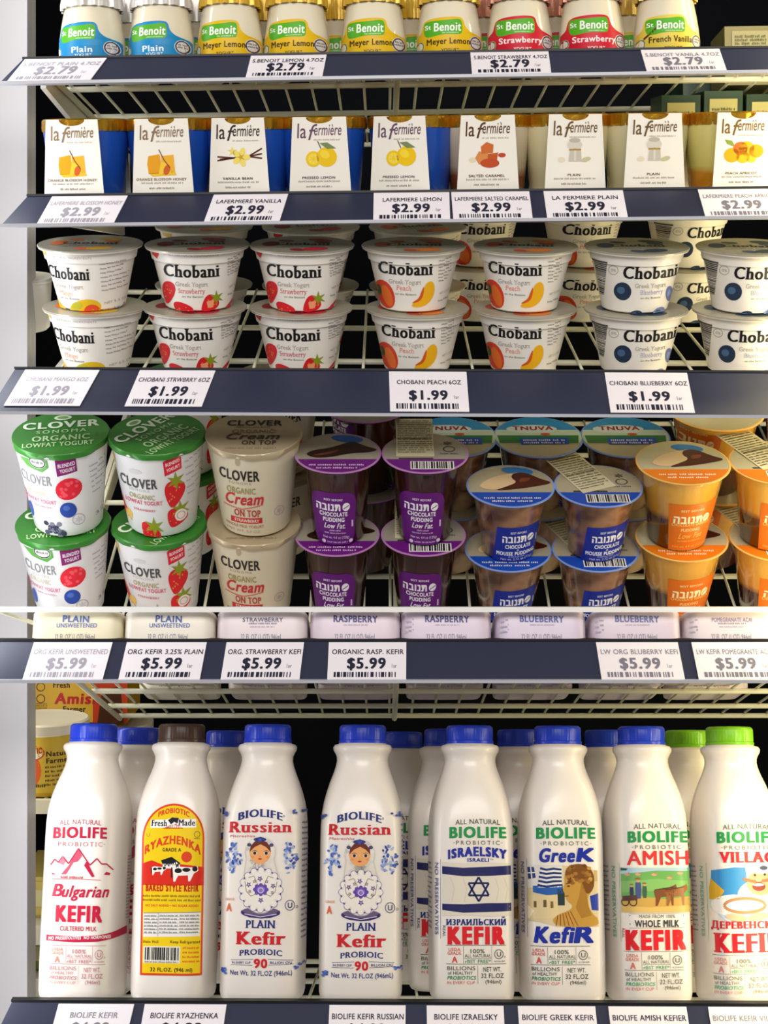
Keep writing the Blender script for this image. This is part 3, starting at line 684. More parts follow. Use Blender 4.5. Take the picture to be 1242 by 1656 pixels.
        for i in range(6): c.fine(905, 965, 320 + i * 30, 8, 'b0a8a8', tilt=-16)
    else:
        c.s, c.ox, c.oy = 1, 0, 0
        c.ell(380, 738, 12, 7, 'e8e4d4', 2); c.ring(380, 738, 10.5, 2, '3a3a34', 3, ry=6); c.fine(372, 389, 740, 3.5, '3a3a34')
        c.ell(392, 751, 4, 6, 'b8a888', 2)
        c.text('CLOVER', 361, 425, 779, 15, '2e2a28', b=.06); c.text('SONOMA', 376, 412, 785, 4, 'a89c78', ls=.2); c.text('ORGANIC', 372, 418, 799, 9, 'a09458', b=.03); c.text('Cream', 367, 428, 817, 17, 'c83034', b=.05, sh=.25, tilt=-2); c.line([(365, 821), (395, 823), (428, 816)], 1.5, 'd07064', 3)
        c.text('ON TOP', 382, 424, 834, 10, 'b83a30', b=.05, sr=1); c.poly([(376, 837), (426, 836), (426, 845), (376, 846)], 'c42a2a', 2); c.text('STRAWBERRY', 382, 421, 843.5, 5, 'f4d8c8', b=.05); c.text('WHOLE MILK YOGURT', 366, 428, 853, 4.5, 'b07a5a', b=.02); c.ring(452, 831, 7, 1.5, 'c0aea0', 2); c.star(452, 831, 5, 2, 6, 'b8a4a8', 2)
        c.text('NET WT. 5.3 OZ', 368, 422, 861, 4, 'b8a890')
    part_print(c, 'printing', root, cup_map(sp, KWALL), 5)
    return root
def two_high(fr, fn, kind, h, xu, xl, v, label, spin=0, proto=None):
    """bottom cup at column xl, its twin on top at xu"""
    kk = fr.at(xu, v).k; up = fr.at(xu, v, h * kk, 0, h * .55 * kk)
    r = fn(kind, up, label % 'top') if not proto else copy_tree(proto, up.mw, label % 'top')
    copy_tree(r, fr.at(xl, v, 0, spin, h * .55 * kk).mw, label % 'bottom')
    return r
V4 = .006
a = two_high(S4, clover, 'clover_blended', HK, 104, 107, V4 + .034, 'tall white cup with green lid, purple tag and raspberry print, %s of the leftmost stack', .06)
b = two_high(S4, clover, 'clover_strawberry', HK, 258, 261, V4 + .034, 'tall white cup with green lid and strawberry print, %s of its stack', .05)
cc = two_high(S4, clover, 'cream', HK, 412, 413, V4 + .034, 'tall cream coloured cup with beige lid and red script, %s of its stack')
for px, pr, n, lb in ((296, b, 2, 'strawberry'), (448, cc, 2, 'cream')):
    for lev in range(n):
        copy_tree(pr, S4.at(px, .155, HK * S4.at(px, .04).k * lev, .5, .05).mw, 'tall %s yogurt cup with %s lid in the second row, %s level' % (lb, 'green' if lb == 'strawberry' else 'beige', ('lower', 'upper')[lev]))

# ------------------------------------------------------------------ pudding cups
PUD = dict(purple=dict(rim=68, top=54, bot=41, h=143, foil='6a1a78', edge='b878b8'), blue=dict(rim=69.5, top=59, bot=43, h=113, foil='1a48b0', edge='7a9ae0'), orange=dict(rim=74, top=65, bot=46, h=133, foil='e07818', edge='f0b860'))
PM = dict(purple=mat('381309', .16, 0, .5, coat=.25, name='chocolate_cup'), blue=ramp_mat('mousse_cup', [(.32, '4a2414'), (.45, 'a87a58'), (.55, '6a3a22'), (.66, 'c8a888'), (.8, 'd4b498')], .18, 'n', 24, coat=.6),
          orange=ramp_mat('vanilla_cup', [(.05, '34180a'), (.48, '4a240e'), (.57, 'd69a30'), (1, 'e2ac40')], .16, 'z', 18, coat=.7))
LIDM = {'purple': mat('aba494', .25, .2, .5, .1, name='foil'), 'blue': mat('b8ae94', .25, .2, .5, .1, name='foil'), 'orange': mat('c4bb9a', .25, .2, .5, .1, name='foil')}
def arcpts(r, a0, a1, n=18): return [(r * math.cos(R(a0 + (a1 - a0) * i / n)), -r * math.sin(R(a0 + (a1 - a0) * i / n))) for i in range(n + 1)]
def lid_art(c, col, side, p):
    r = p['rim'] - 2
    if side == 'back':          # sky, meadow and bar: the picture seen on rows behind
        c.poly(arcpts(r, 20, 160), '2a86b8', 1); c.poly(arcpts(r, 160, 200, 6) + arcpts(r, -20, 20, 6), 'b8c8b0', 1); c.poly([(-r * .94, -4), (r * .94, -4), (r * .9, 22), (-r * .9, 22)], '2a7038', 2)
        c.ell(-8, -26, 40, 14, 'c4d2cc', 2); c.text('TNUVA', -38, 26, -22, 13, '9a2a2a', b=.08); c.ell(12, -8, 8, 4, 'c04030', 3)
        c.poly([(-30, 6), (46, 4), (46, 26), (-28, 28)], p['foil'], 3); c.fine(-24, 40, 15, 6, 'd8d4c8'); c.fine(-24, 40, 24, 6, 'd8d4c8')
        return
    c.poly(arcpts(r, 200, 340), p['foil'], 1)
    if side == 'swirl':
        if col == 'purple': c.sm([(-52, 6), (-40, -8), (-12, -16), (16, -36), (26, -38), (40, -24), (66, -10), (50, 0), (20, 2), (-10, 16), (-36, 18)], '2c120c', 2); c.sm([(-42, 8), (-14, -2), (4, -12), (-6, 2), (-30, 12)], '6a3428', 3)
        else:
            c.sm([(-50, 8), (-46, -8), (-26, -28), (2, -40), (20, -44), (30, -30), (14, -8), (-8, 10), (-30, 16)], 'd9bb90', 2); c.sm([(6, -40), (26, -44), (50, -20), (70, -8), (40, 4), (4, 14), (-28, 18), (-6, 4), (12, -10), (2, -24)], '4a1c10', 3); c.sm([(16, -24), (34, -26), (30, -14), (14, -8)], '7a3a22', 4)
        c.ell(14, -48, 26, 12, '2a5cb0' if col == 'purple' else '2a78c0', 2, 12)
        c.fine(-44, 44, 44, 5.5, 'e0c8e0' if col == 'purple' else 'f4e8d0'); c.fine(-32, 32, 54, 5.5, 'e0c8e0' if col == 'purple' else 'f4e8d0')
    else:
        c.rect(-42, 12, 18, 22, '3a3428', 3)
        c.rect(-24, 44, 30, 56, 'e8e4e0', 2); c.bars(-22, 42, 31, 54, '1c1c1c', 3)
        c.ring(38, -12, 9, 2, '4a463a', 2); c.star(36, -32, 8, 4, 6, '5a5646', 2); c.fine(24, 50, 6, 5, '5a5646')
def pudding(col, sp, lab, side='swirl', dx=0, dy=0):
    p = PUD[col]; root = thing('pudding_cup', lab, 'pudding cup', sp.mw, 'pudding cups stacked two high'); k = sp.k; h = p['h']
    prof = [(0, 0), (p['bot'] - 3, 0), (p['bot'], 3), (p['top'], h - 12), (p['top'] + 2, h - 8), (p['top'] + 3, h - 3), (p['rim'] - 1, h - 2), (p['rim'], h - 1), (p['rim'] - 1, h)]
    link('cup', lathe('cup', prof, PM[col], k, 64), root)
    ld = link('foil_lid', lathe('foil_lid', [(p['rim'] - .6, h - .4), (p['rim'] + .7, h), (p['rim'] + .7, h + 1), (p['rim'] - 1.5, h + 1.6), (0, h + 1.6)], mat(p['edge'], .3, name='foil'), k, 72, None, False, False), root)
    link('lid_film', lathe('lid_film', [(p['rim'] - 2, h + 1.7), (0, h + 1.75)], LIDM[col], k, 72, None, False, False), ld)
    c = Canvas(); lid_art(c, col, side, p)
    part_print(c, 'lid_printing', ld, lambda px, py, L: (px * k, -py * k, (h + 1.8) * k + OFF(L)), 25, .3)
    if side == 'facts':           # paper fact sheet lying on the lid and reaching back over its rim
        rot = Matrix.Rotation(0 if col == 'purple' else R(24), 4, 'Z'); x0, x1, ya, yb = -46 if col == 'purple' else -36, 14 if col == 'purple' else 24, -14, 118
        mb = MB(); mb.box(x0 * k, x1 * k, ya * k, yb * k, (h + 2.3) * k, (h + 3.0) * k)
        sh = link('fact_sheet', mb.mesh('fact_sheet', mat('d6cca8', .5, name='paper')), ld, rot); c = Canvas()
        for i in range(16): c.fine(x0 + 3, x1 - 3 - random.uniform(0, 12) * (i % 3 == 0), -108 + i * 7.4, 4, '4a463a')
        c.line([(x0 + 2, -46), (x1 - 2, -46)], 1.6, '3a3a30', 2); c.line([(x0 + 2, -96), (x1 - 2, -96)], 1.2, '3a3a30', 2)
        part_print(c, 'fact_sheet_printing', ld, lambda px, py, L: tuple(rot @ Vector((px * k, -py * k, (h + 3.0) * k + OFF(L)))))
    c = Canvas(.3382, 400, 650, dx, dy)
    if col == 'purple':
        # drawn on the cup at column 547
        c.sm([(308, 440), (412, 438), (522, 438), (516, 560), (508, 690), (420, 694), (334, 694), (322, 570)], '641a78', 1)
        c.text('BEST BEFORE', 372, 458, 475, 9, 'e8d8ec', b=.05); c.text('הבונת', 335, 448, 520, 34, 'f2ecf4', b=.1); c.ell(474, 504, 17, 19, 'f2ecf4', 4, 20); c.line([(462, 512), (488, 498)], 4, '641a78', 5)
        c.text('CHOCOLATE', 350, 480, 546, 18, 'f2ecf4', b=.09); c.text('PUDDING', 366, 466, 571, 18, 'f2ecf4', b=.09); c.text('Low Fat.', 370, 468, 602, 24, 'f2ecf4', b=.03, sh=.3); c.fine(395, 448, 615, 7, 'd8c0e0'); c.fine(372, 470, 628, 7, 'd8c0e0'); c.text('Net wt. 4.4 oz (125g)', 366, 486, 652, 12, 'e8d8ec')
        c.ell(368, 670, 9, 9, 'e8d8ec', 2); c.ell(494, 667, 9, 9, 'e8d8ec', 2); c.fine(384, 480, 673, 8, 'd8c0e0'); c.rect(498, 505, 570, 600, 'd8c0e0', 2)
    elif col == 'blue':
        c.ox = 822
        c.poly([(362, 600), (562, 596), (540, 768), (347, 770)], '1c2f98', 1); c.text('BEST BEFORE', 425, 500, 628, 9, 'd8dcf4', b=.05); c.text('הבונת', 388, 500, 668, 32, 'f0f0f8', b=.1); c.ell(520, 652, 15, 17, 'f0f0f8', 4, 20); c.line([(508, 660), (532, 646)], 4, '1c2f98', 5)
        c.text('CHOCOLATE', 402, 522, 696, 17, 'f0f0f8', b=.09); c.text('&', 458, 468, 708, 8, 'f0f0f8'); c.text('MOUSSE PUDDING', 364, 540, 731, 18, 'f0f0f8', b=.09); c.fine(420, 500, 741, 6, 'b8c0e8'); c.text('Net wt. 2.72 oz (77g)', 385, 530, 756, 11, 'c8d0f0'); c.rect(546, 551, 650, 680, 'b8c0e8', 2)
    else:
        c.ox = 822
        c.poly([(742, 492), (976, 490), (948, 742), (766, 742)], 'd8701a', 1); c.text('BEST BEFORE', 800, 910, 524, 9, 'f4d8a0', b=.04); c.text('הבונת', 770, 904, 576, 34, 'f8ecc0', b=.1); c.ell(924, 562, 16, 19, 'f8ecc0', 4, 20); c.line([(912, 570), (936, 554)], 4, 'd8701a', 5)
        c.text('CHOCOLATE VANILLA', 765, 944, 590, 13, 'f6c870', b=.06); c.text('PUDDING', 810, 898, 614, 13, 'f6d48a', b=.06); c.text('Low Fat', 800, 910, 648, 26, 'f0b050', b=.02, sh=.3); c.fine(800, 910, 664, 7, 'f0b860'); c.text('Net wt. 4.4 oz (125g)', 780, 930, 695, 12, 'f0b860'); c.fine(785, 930, 718, 8, 'f0b860')
    part_print(c, 'label', root, cup_map(sp, [(p['bot'], 3), (p['top'], h - 12)]), 5, .3)
    return root
def pstack(col, xu, xl, side, desc, dx=0, dy=0, vextra=0, spin=0):
    p = PUD[col]; v = V4 + p['bot'] * .00058 + vextra
    return two_high(S4, lambda kd, sp, lb: pudding(col, sp, lb, side, dx, dy), col, p['h'] + 2, xu, xl, v, desc, spin)
pstack('purple', 547, 546, 'swirl', 'brown pudding cup with purple label and chocolate swirl lid, %s of its stack')
pstack('purple', 687, 684, 'facts', 'brown pudding cup with purple label and fact sheet on its lid, %s of its stack', 141)
pstack('blue', 824, 820, 'swirl', 'mousse cup with blue label and cream swirl lid, %s of its stack', -143)
pstack('blue', 965, 960, 'facts', 'mousse cup with blue label and fact sheet on its lid, %s of its stack')
pstack('orange', 1100, 1098, 'swirl', 'yellow pudding cup with orange label and caramel swirl lid, %s of its stack')
pstack('orange', 1250, 1248, 'facts', 'yellow pudding cup with fact sheet lid at the right edge, %s of its stack', 146)
# rows behind: lids with a sky and meadow picture
bk = {}
for px, col, n in ((592, 'purple', 2), (730, 'blue', 2), (868, 'blue', 2), (1008, 'blue', 2), (1152, 'orange', 2), (1300, 'orange', 2)):
    for lev in range(n):
        v = .120 if col != 'orange' else .130
        sp = S4.at(px, v, (PUD[col]['h'] + 2) * S4.at(px, .04).k * lev, 0, .04)
        lb = '%s cup with a sky and meadow lid in the second row, %s level' % ({'purple': 'brown pudding', 'blue': 'mousse', 'orange': 'yellow pudding'}[col], ('lower', 'upper')[lev])
        if col in bk: copy_tree(bk[col], sp.mw, lb, 'pudding cups in the second row')
        else: bk[col] = pudding(col, sp, lb, 'back'); bk[col]['group'] = 'pudding cups in the second row'

# ------------------------------------------------------------------ kefir bottles cut short at the added bar, built as low lidded blocks
def superring(a, b2, n, z, N=64):
    """rounded square outline, its points evenly spaced"""
    M = 1440; d = []
    for i in range(M + 1):
        t = 2 * math.pi * i / M; c_, s_ = math.cos(t), math.sin(t)
        d.append((a * math.copysign(abs(c_) ** (2 / n), c_), b2 * math.copysign(abs(s_) ** (2 / n), s_)))
    acc = [0]
    for p, q in zip(d, d[1:]): acc.append(acc[-1] + math.dist(p, q))
    out = []; j = 0
    for i in range(N):
        s_ = acc[-1] * i / N
        while acc[j + 1] < s_: j += 1
        f = (s_ - acc[j]) / max(acc[j + 1] - acc[j], 1e-12)
        out.append((d[j][0] + (d[j + 1][0] - d[j][0]) * f, d[j][1] + (d[j + 1][1] - d[j][1]) * f, z))
    return out
CART = [(67, 53.5, 'f0e6c4', ['PLAIN', 'UNSWEETENED'], '5a72b4', 133), (280, 0, 'efe8d8', ['PLAIN', 'UNSWEETENED'], '4a62a8', 0), (427, 0, 'eadde0', ['', 'STRAWBERRY'], '5a5478', 0), (575, 0, 'e4d4e0', ['RASPBERRY', ''], '4a4a86', 0),
        (720, 0, 'dfcfe0', ['RASPBERRY', ''], '4a4a86', 0), (870, 0, 'dccfe2', ['BLUEBERRY', ''], '5a66a8', 0), (1021, 0, 'decfdc', ['BLUEBERRY', ''], '6a70a8', 0), (1170, 0, 'e4d6da', ['', 'POMEGRANATE ACAI'], '8a7a94', 0)]
CX5 = [133, 280, 427, 575, 720, 870, 1021, 1170]
CLAB = ['cream carton of plain kefir, leftmost above the 5.99 rail', 'cream carton of plain kefir, second from left above the 5.99 rail', 'pale pink carton of strawberry kefir', 'lilac carton of raspberry kefir, left one', 'lilac carton of raspberry kefir, right one', 'lilac carton of blueberry kefir, left one', 'lilac carton of blueberry kefir, right one', 'lilac carton of pomegranate kefir at the right edge']
carts = []
for i, (_, _, colr, nm, ink, _) in enumerate(CART):
    px = CX5[i]; sp = S5.at(px, .040); k = sp.k
    root = thing('kefir_carton', CLAB[i], 'kefir carton', sp.mw, 'kefir cartons above the 5.99 rail')
    mb = MB(); A = 72; HB = 50
    mb.rings([superring(A - 5 * k * 0 - 4, 66, 7, 0), superring(A - 1, 69, 8, 3), superring(A, 70, 8, 8), superring(A, 70, 8, HB - 1), superring(A - 1, 69, 8, HB)])
    mb.v = [(x * k, y * k, z * k) for x, y, z in mb.v]
    me = mb.mesh('body', mat(colr, .35, name='carton'), True); sharp(me); link('body', me, root)
    mb = MB(); mb.rings([[(x * k, y * k, z * k) for x, y, z in superring(A - 1.5, 69, 8, HB + q)] for q in (.02, 1.2)]); link('lid', mb.mesh('lid', mat('f4f0ea', .4, name='plastic')), root)
    c = Canvas()
    by = sp.py + math.sin(sp.th) * 70
    Y = 1034
    if nm[0]: c.text(nm[0], px - (21 if nm[0] == 'PLAIN' else 34), px + (21 if nm[0] == 'PLAIN' else 36), 1003, 10, ink, b=.08, sr=0, tilt=1)
    else: c.fine(px - 20, px + 24, 1007, 3, ink)
    if nm[1]: c.text(nm[1], px - 30, px + 34, 1003 if not nm[0] else 1012, 6.5, ink, b=.04)
    c.fine(px - 18, px + 20, 1009 if nm[1] == '' else 1012, 2.4, 'a89ab0') if nm[0] != 'PLAIN' else None
    c.text('32 FL OZ (1 QT) 946mL', px - 32, px + 33, 1031, 8.5, '8a8494', b=.02)
    if px > 600:
        for q in range(3): c.fine(px - 66, px - 52, 1004 + q * 8, 3, '9a90a4', tilt=-4)
    part_print(c, 'printing', root, lambda x, y, L: ((x - px) * k, -70.2 * k - OFF(L), (1036.5 - y) * k / sp.hf))
    carts.append(root)
for v, row in ((.215, 'second'), (.32, 'third')):
    for px, j in zip((292, 434, 576, 718, 860, 1002, 1140), (1, 2, 3, 3, 5, 5, 7)):
        copy_tree(carts[j], S5.at(px, v).mw, '%s kefir carton in the %s row, seen from below through the wires' % ({0: 'cream', 1: 'cream', 2: 'pink', 3: 'lilac raspberry', 5: 'lilac blueberry', 7: 'lilac pomegranate'}[j], row), 'kefir cartons in the rows behind')

# ------------------------------------------------------------------ tall kefir bottles
BOTTLE = [(0, 60, 3.4), (2, 64, 3.7), (6, 67, 4), (14, 69, 4.2), (60, 70, 4.2), (150, 70, 4.2), (255, 70, 4.2), (280, 69.3, 4), (300, 67.5, 3.6), (318, 64, 3.2), (334, 59.5, 2.8), (350, 54, 2.5), (364, 48.5, 2.2), (376, 44.5, 2.05), (385, 42.6, 2), (392, 43, 2), (398, 45.5, 2), (403, 48.5, 2), (408, 49, 2), (412, 46.5, 2), (414, 40, 2), (420, 37, 2)]
MILK = mat('ece4da', .33, 0, .5, coat=.15, name='bottle')
CAPH = 446 * .975
BOTTLE = [(z * .975, r, n) for z, r, n in BOTTLE]
NB = 4.2
def wall_table(phi):
    """front half of the bottle's outline turned by phi: list of (seen x, local x, local y)"""
    pts = superring(1, 1, NB, 0, 720); ca, sa = math.cos(phi), math.sin(phi); seen = []
    for x, y, _ in pts: seen.append((x * ca - y * sa, x * sa + y * ca, x, y))
    mx = max(p[0] for p in seen); tab = [p for p in seen]
    lo = min(range(len(tab)), key=lambda i: tab[i][0]); hi = max(range(len(tab)), key=lambda i: tab[i][0])
    front = []; i = lo
    while True:
        front.append((tab[i][0], tab[i][2], tab[i][3]))
        if i == hi: break
        i = (i + 1) % len(tab)
    if sum(p[2] for p in front) > 0:
        front = []; i = lo
        while True:
            front.append((tab[i][0], tab[i][2], tab[i][3]))
            if i == hi: break
            i = (i - 1) % len(tab)
    return front, mx
def bottle(sp, phi, cap, lab, canvas, half=70, cxs=0, xs_=1.0):
    """phi: how far the bottle's front is turned from the eye"""
    k = sp.k
    root = thing('kefir_bottle', lab, 'kefir bottle', sp.mw, 'big white kefir bottles in the front row')
    front, mx = wall_table(phi)
    a = half / mx
    mb = MB(); rs = []
    for z, h, n in BOTTLE:
        t = max(0, min(1, (n - 2) / 2.2)); hh = h * (1 - t) + h * a / 70 * t
        rs.append([(x * k, y * k, z * k) for x, y, _ in superring(hh, hh, n, 0, 96)])
    mb.rings(rs); link('bottle', mb.mesh('bottle', MILK, True), root)
    cm = mat(cap, .3, 0, .5, name='cap')
    def knurl(an, z): return .6 * (1 if math.sin(an * 48) > 0 else 0) if 411 < z < 428 else 0
    cp = link('cap', lathe('cap', [(39.5, 404.5), (40, 405), (40, 409), (38.5, 410), (38.5, 412), (39, 428.5), (38, 432), (35, CAPH - .5), (0, CAPH)], cm, k, 192, knurl, False, False), root)
    if canvas:
        xs = [p[0] for p in front]
        def fn(px, py, L):
            u = max(xs[2], min(xs[-3], ((px - sp.px) * xs_ + cxs) / a))
            lo, hi = 0, len(xs) - 1
            while hi - lo > 1:
                m = (lo + hi) // 2
                if xs[m] <= u: lo = m
                else: hi = m
            t = (u - xs[lo]) / max(xs[hi] - xs[lo], 1e-9)
            lx = front[lo][1] + (front[hi][1] - front[lo][1]) * t; ly = front[lo][2] + (front[hi][2] - front[lo][2]) * t
            z = (sp.py - py + a * math.sin(sp.th)) / sp.hf
            z = max(0, z); aa = a
            if z > 244: aa = a * (1 - .0004 * (z - 244))
            q = (aa * k + OFF(L) + .0002 + .00001 * L)
            return (lx * q, ly * q, z * k)
        part_print(canvas, 'printing', root, fn, 4, .35)
    return root
GR = '1d9048'; RED = 'd8202a'; NAVY = '222c78'
def block(c, x, y, dark, red, green, grade=True):
    """the panel of small facts at the foot; x,y = its upper left corner"""
    c.line([(x - 2, y), (x + 332, y)], 2.5, dark); c.line([(x + 95, y + 5), (x + 95, y + 95)], 2, dark); c.line([(x + 252, y + 5), (x + 252, y + 95)], 2, dark); c.line([(x - 2, y + 100), (x + 332, y + 100)], 2.5, dark); c.line([(x + 174, y + 108), (x + 174, y + 205)], 2, dark)
    c.text('USDA', x + 12, x + 78, y + 30, 16, red, b=.03); c.text('GRADE', x + 6, x + 82, y + 50, 16, red, b=.03); c.text('A', x + 30, x + 62, y + 92, 32, red, b=.08)
    c.text('100%', x + 134, x + 212, y + 42, 22, dark, b=.03); c.text('ALL NATURAL', x + 102, x + 248, y + 64, 17, dark, b=.02); c.line([(x + 98, y + 70), (x + 250, y + 70)], 2, dark); c.text('rBST FREE*', x + 104, x + 246, y + 94, 17, green, b=.03)
    c.ring(x + 292, y + 48, 24, 4, dark); c.text('U', x + 280, x + 304, y + 60, 24, dark, b=.03); c.text('D', x + 320, x + 330, y + 68, 10, dark); c.text('KOSHER', x + 266, x + 326, y + 90, 8, dark)
    c.text('BILLIONS', x + 4, x + 160, y + 132, 20, dark, b=.02); c.text('of HEALTHY', x + 8, x + 146, y + 156, 17, dark, b=.02); c.text('PROBIOTICS', x + 4, x + 162, y + 182, 18, green, b=.05, sh=.2); c.text('IN EVERY CUP', x + 4, x + 158, y + 206, 15, red if red != dark else dark)
    c.text('NET WT.', x + 204, x + 304, y + 140, 24, dark, b=.03); c.text('32 FL.OZ', x + 192, x + 318, y + 174, 24, dark, b=.03); c.text('(946ml)', x + 216, x + 304, y + 203, 19, dark, b=.02)
def head(c, x0, x1, y, col, gcol, sy=1):
    """ALL NATURAL / BIOLIFE / PROBIOTIC; y = baseline of the middle line"""
    m = (x0 + x1) / 2; w = (x1 - x0) / 2
    c.text('ALL NATURAL', m - w * .79, m + w * .79, y - 72, 27, col, b=.03, arc=6); c.text('BIOLIFE', x0, x1, y, 58, gcol, b=.10, arc=3); c.text('PROBIOTIC', m - w * .76, m + w * .76, y + 37, 22, col, b=.01, ls=.22); c.line([(m - w * .86, y + 27), (m - w * .82, y + 27)], 3, col); c.line([(m + w * .82, y + 27), (m + w * .86, y + 27)], 3, col)
def side_words(c, x, y0, y1, col, lx):
    c.text('NO PRESERVATIVES', y0, y1, x - 9, 19, col, b=.02, down=1); c.line([(lx, y0 - 20), (lx, y1 + 20)], 2, col)
    for i in range(14): c.fine(x - 62, x - 30, y0 + 10 + i * 27, 11, '6a6a80')
def c_bulgarian(dx=0):
    c = Canvas(.2818, 0, 1280, dx); cr = 'b8163e'
    c.text('ALL NATURAL', 295, 548, 250, 27, 'b85a6e', b=.03, arc=5); c.text('BIOLIFE', 262, 585, 322, 58, 'b8103a', b=.09, arc=4); c.text('PROBIOTIC', 294, 560, 366, 24, 'b0707c', sr=1, ls=.15)
    c.line([(278, 354), (286, 354)], 3, 'b0707c'); c.line([(566, 354), (574, 354)], 3, 'b0707c')
    c.line([(255, 470), (278, 438), (300, 456), (325, 422), (362, 462), (418, 378), (470, 445), (490, 468), (530, 432), (560, 462), (590, 462), (632, 495)], 7, cr, 2)
    c.poly([(418, 378), (440, 420), (415, 450), (390, 455), (350, 520), (320, 520), (365, 470)], 'c8506a', 2); c.poly([(470, 445), (520, 530), (505, 535), (455, 470)], cr, 3); c.poly([(325, 422), (345, 450), (330, 470), (300, 458)], 'd07c90', 2); c.poly([(590, 505), (615, 512), (612, 524), (575, 520)], cr, 2); c.poly([(262, 512), (290, 520), (270, 524)], cr, 2)
    c.line([(270, 548), (420, 545), (560, 550)], 3, cr, 2); c.fine(320, 450, 542, 14, cr)
    c.text('B', 272, 330, 640, 66, cr, b=.05, sh=.25); c.text('ulgarian', 326, 604, 643, 62, cr, b=.05, sh=.3)
    c.text('KEFIR', 298, 578, 776, 84, 'c4143a', b=.12); c.text('CULTERED MILK', 328, 545, 826, 24, 'b02a48', b=.05)
    c.poly([(250, 850), (420, 856), (560, 848), (660, 832), (735, 812), (735, 856), (660, 868), (560, 882), (420, 888), (250, 882)], cr, 1); c.text('NO PRESERVATIVES  NO HORMONES', 264, 632, 877, 17, 'f0e4e4', b=.06, tilt=-12)
    for i in range(20): c.fine(722, 745, 430 + i * 18, 10, '9a7080')
    block(c, 275, 905, 'c08088', 'd08a7a', 'b87880')
    return c
def c_ryazhenka():
    c = Canvas(.2818, 0, 1280); Y, O = 'ecc812', 'd8421c'
    def ar(g):
        return [(1168 - g, 1064 - g), (824 + g, 1066 - g)] + [(984 - (176 - g) * math.cos(R(q)), 318 - (188 - g) * math.sin(R(q))) for q in range(0, 181, 9)]
    c.poly(ar(0), O, 1); c.poly(ar(11), Y, 2)
    c.text('PROBIOTIC', 893, 1072, 206, 27, O, b=.1, arc=24)
    c.poly([(852, 222), (945, 218), (985, 205), (1020, 216), (1110, 214), (1112, 262), (852, 266)], 'f4f0e8', 3); c.text('Fresh', 858, 945, 256, 34, '1c1c24', b=.08, sr=2); c.text('Made', 1012, 1106, 252, 34, '1c1c24', b=.08, sr=2); c.poly([(950, 222), (975, 206), (1012, 210), (1005, 240), (985, 232), (968, 246)], '20202a', 4); c.poly([(960, 250), (1000, 240), (1040, 268), (920, 270)], O, 3)
    c.text('RYAZHENKA', 826, 1142, 414, 44, O, b=.1, arc=62); c.text('GRADE A', 926, 1030, 394, 18, '5a2a10', b=.08)
    c.text('U', 834, 850, 315, 20, 'a08818'); c.ring(1118, 300, 16, 3, '6a5a18', 3); c.fine(1100, 1136, 326, 8, '7a6a20')
    c.ell(1062, 424, 30, 30, O, 3); c.poly([(816, 462), (868, 444), (935, 470), (1010, 462), (1090, 470), (1162, 480), (1164, 580), (818, 580)], 'd42a18', 3)
    c.poly([(920, 444), (978, 424), (1028, 458), (1020, 470), (930, 470)], '181820', 5); c.rect(930, 1000, 462, 488, 'f0ece4', 5); c.poly([(985, 488), (985, 462), (1005, 450), (1026, 466), (1026, 488)], 'f0ece4', 5); c.rect(1004, 1018, 466, 484, '1c1c24', 6); c.rect(940, 948, 468, 476, '1c1c24', 6); c.rect(960, 968, 468, 476, '1c1c24', 6)
    for X, yy, s in ((870, 482, .7), (985, 482, 1.25)):
        c.poly([(X, yy), (X + 20 * s, yy - 5), (X + 90 * s, yy), (X + 112 * s, yy - 8), (X + 116 * s, yy + 14 * s), (X + 96 * s, yy + 26 * s), (X + 80 * s, yy + 60 * s), (X + 72 * s, yy + 60 * s), (X + 70 * s, yy + 34 * s), (X + 26 * s, yy + 36 * s), (X + 14 * s, yy + 62 * s), (X + 6 * s, yy + 62 * s), (X + 4 * s, yy + 30 * s)], 'f2ece4', 6)
        c.ell(X + 26 * s, yy + 14 * s, 16 * s, 11 * s, '16161e', 7); c.ell(X + 62 * s, yy + 10 * s, 18 * s, 9 * s, '16161e', 7); c.ell(X + 100 * s, yy + 6 * s, 12 * s, 12 * s, '16161e', 7); c.rect(X - 6 * s, X, yy, yy + 44 * s, '16161e', 7)
    c.text('BAKED STYLE KEFIR', 838, 1136, 612, 36, 'c02416', b=.13)
    for y in (644, 666): c.fine(826, 1146, y, 13, '7a4a10')
    c.text('NO SALT ADDED • NO SUGAR ADDED', 842, 1136, 696, 12, O, b=.06)
    c.poly([(830, 730), (1150, 722), (1150, 854), (834, 862)], 'e8e4dc', 3); c.line([(915, 730), (915, 856)], 2, '3a3a40', 4); c.line([(832, 732), (1150, 724)], 3, '2a2a30', 4)
    for i in range(6): c.line([(834, 752 + i * 18), (1148, 746 + i * 18)], 1.5, '5a5a60', 4); c.fine(838, 908, 750 + i * 18, 9, '3a3a40'); c.fine(922, 1020, 748 + i * 18, 9, '3a3a40'); c.fine(1034, 1140, 746 + i * 18, 9, '3a3a40')
    c.text('Shake Well', 834, 920, 893, 14, '5a4a10', b=.03); c.text('Keep Refrigerated', 986, 1150, 892, 15, '4a3a10', b=.04)
    c.rect(838, 1042, 910, 1000, 'e6e0d4', 3); c.bars(848, 1034, 916, 984, '1a1a1a', 5); c.fine(848, 1030, 998, 9, '2a2a2a')
    for i in range(4): c.fine(1056, 1148, 922 + i * 24, 12, O)
    c.text('32 FL.OZ. (946 ml)', 880, 1112, 1044, 20, '2a2008', b=.06)
    return c
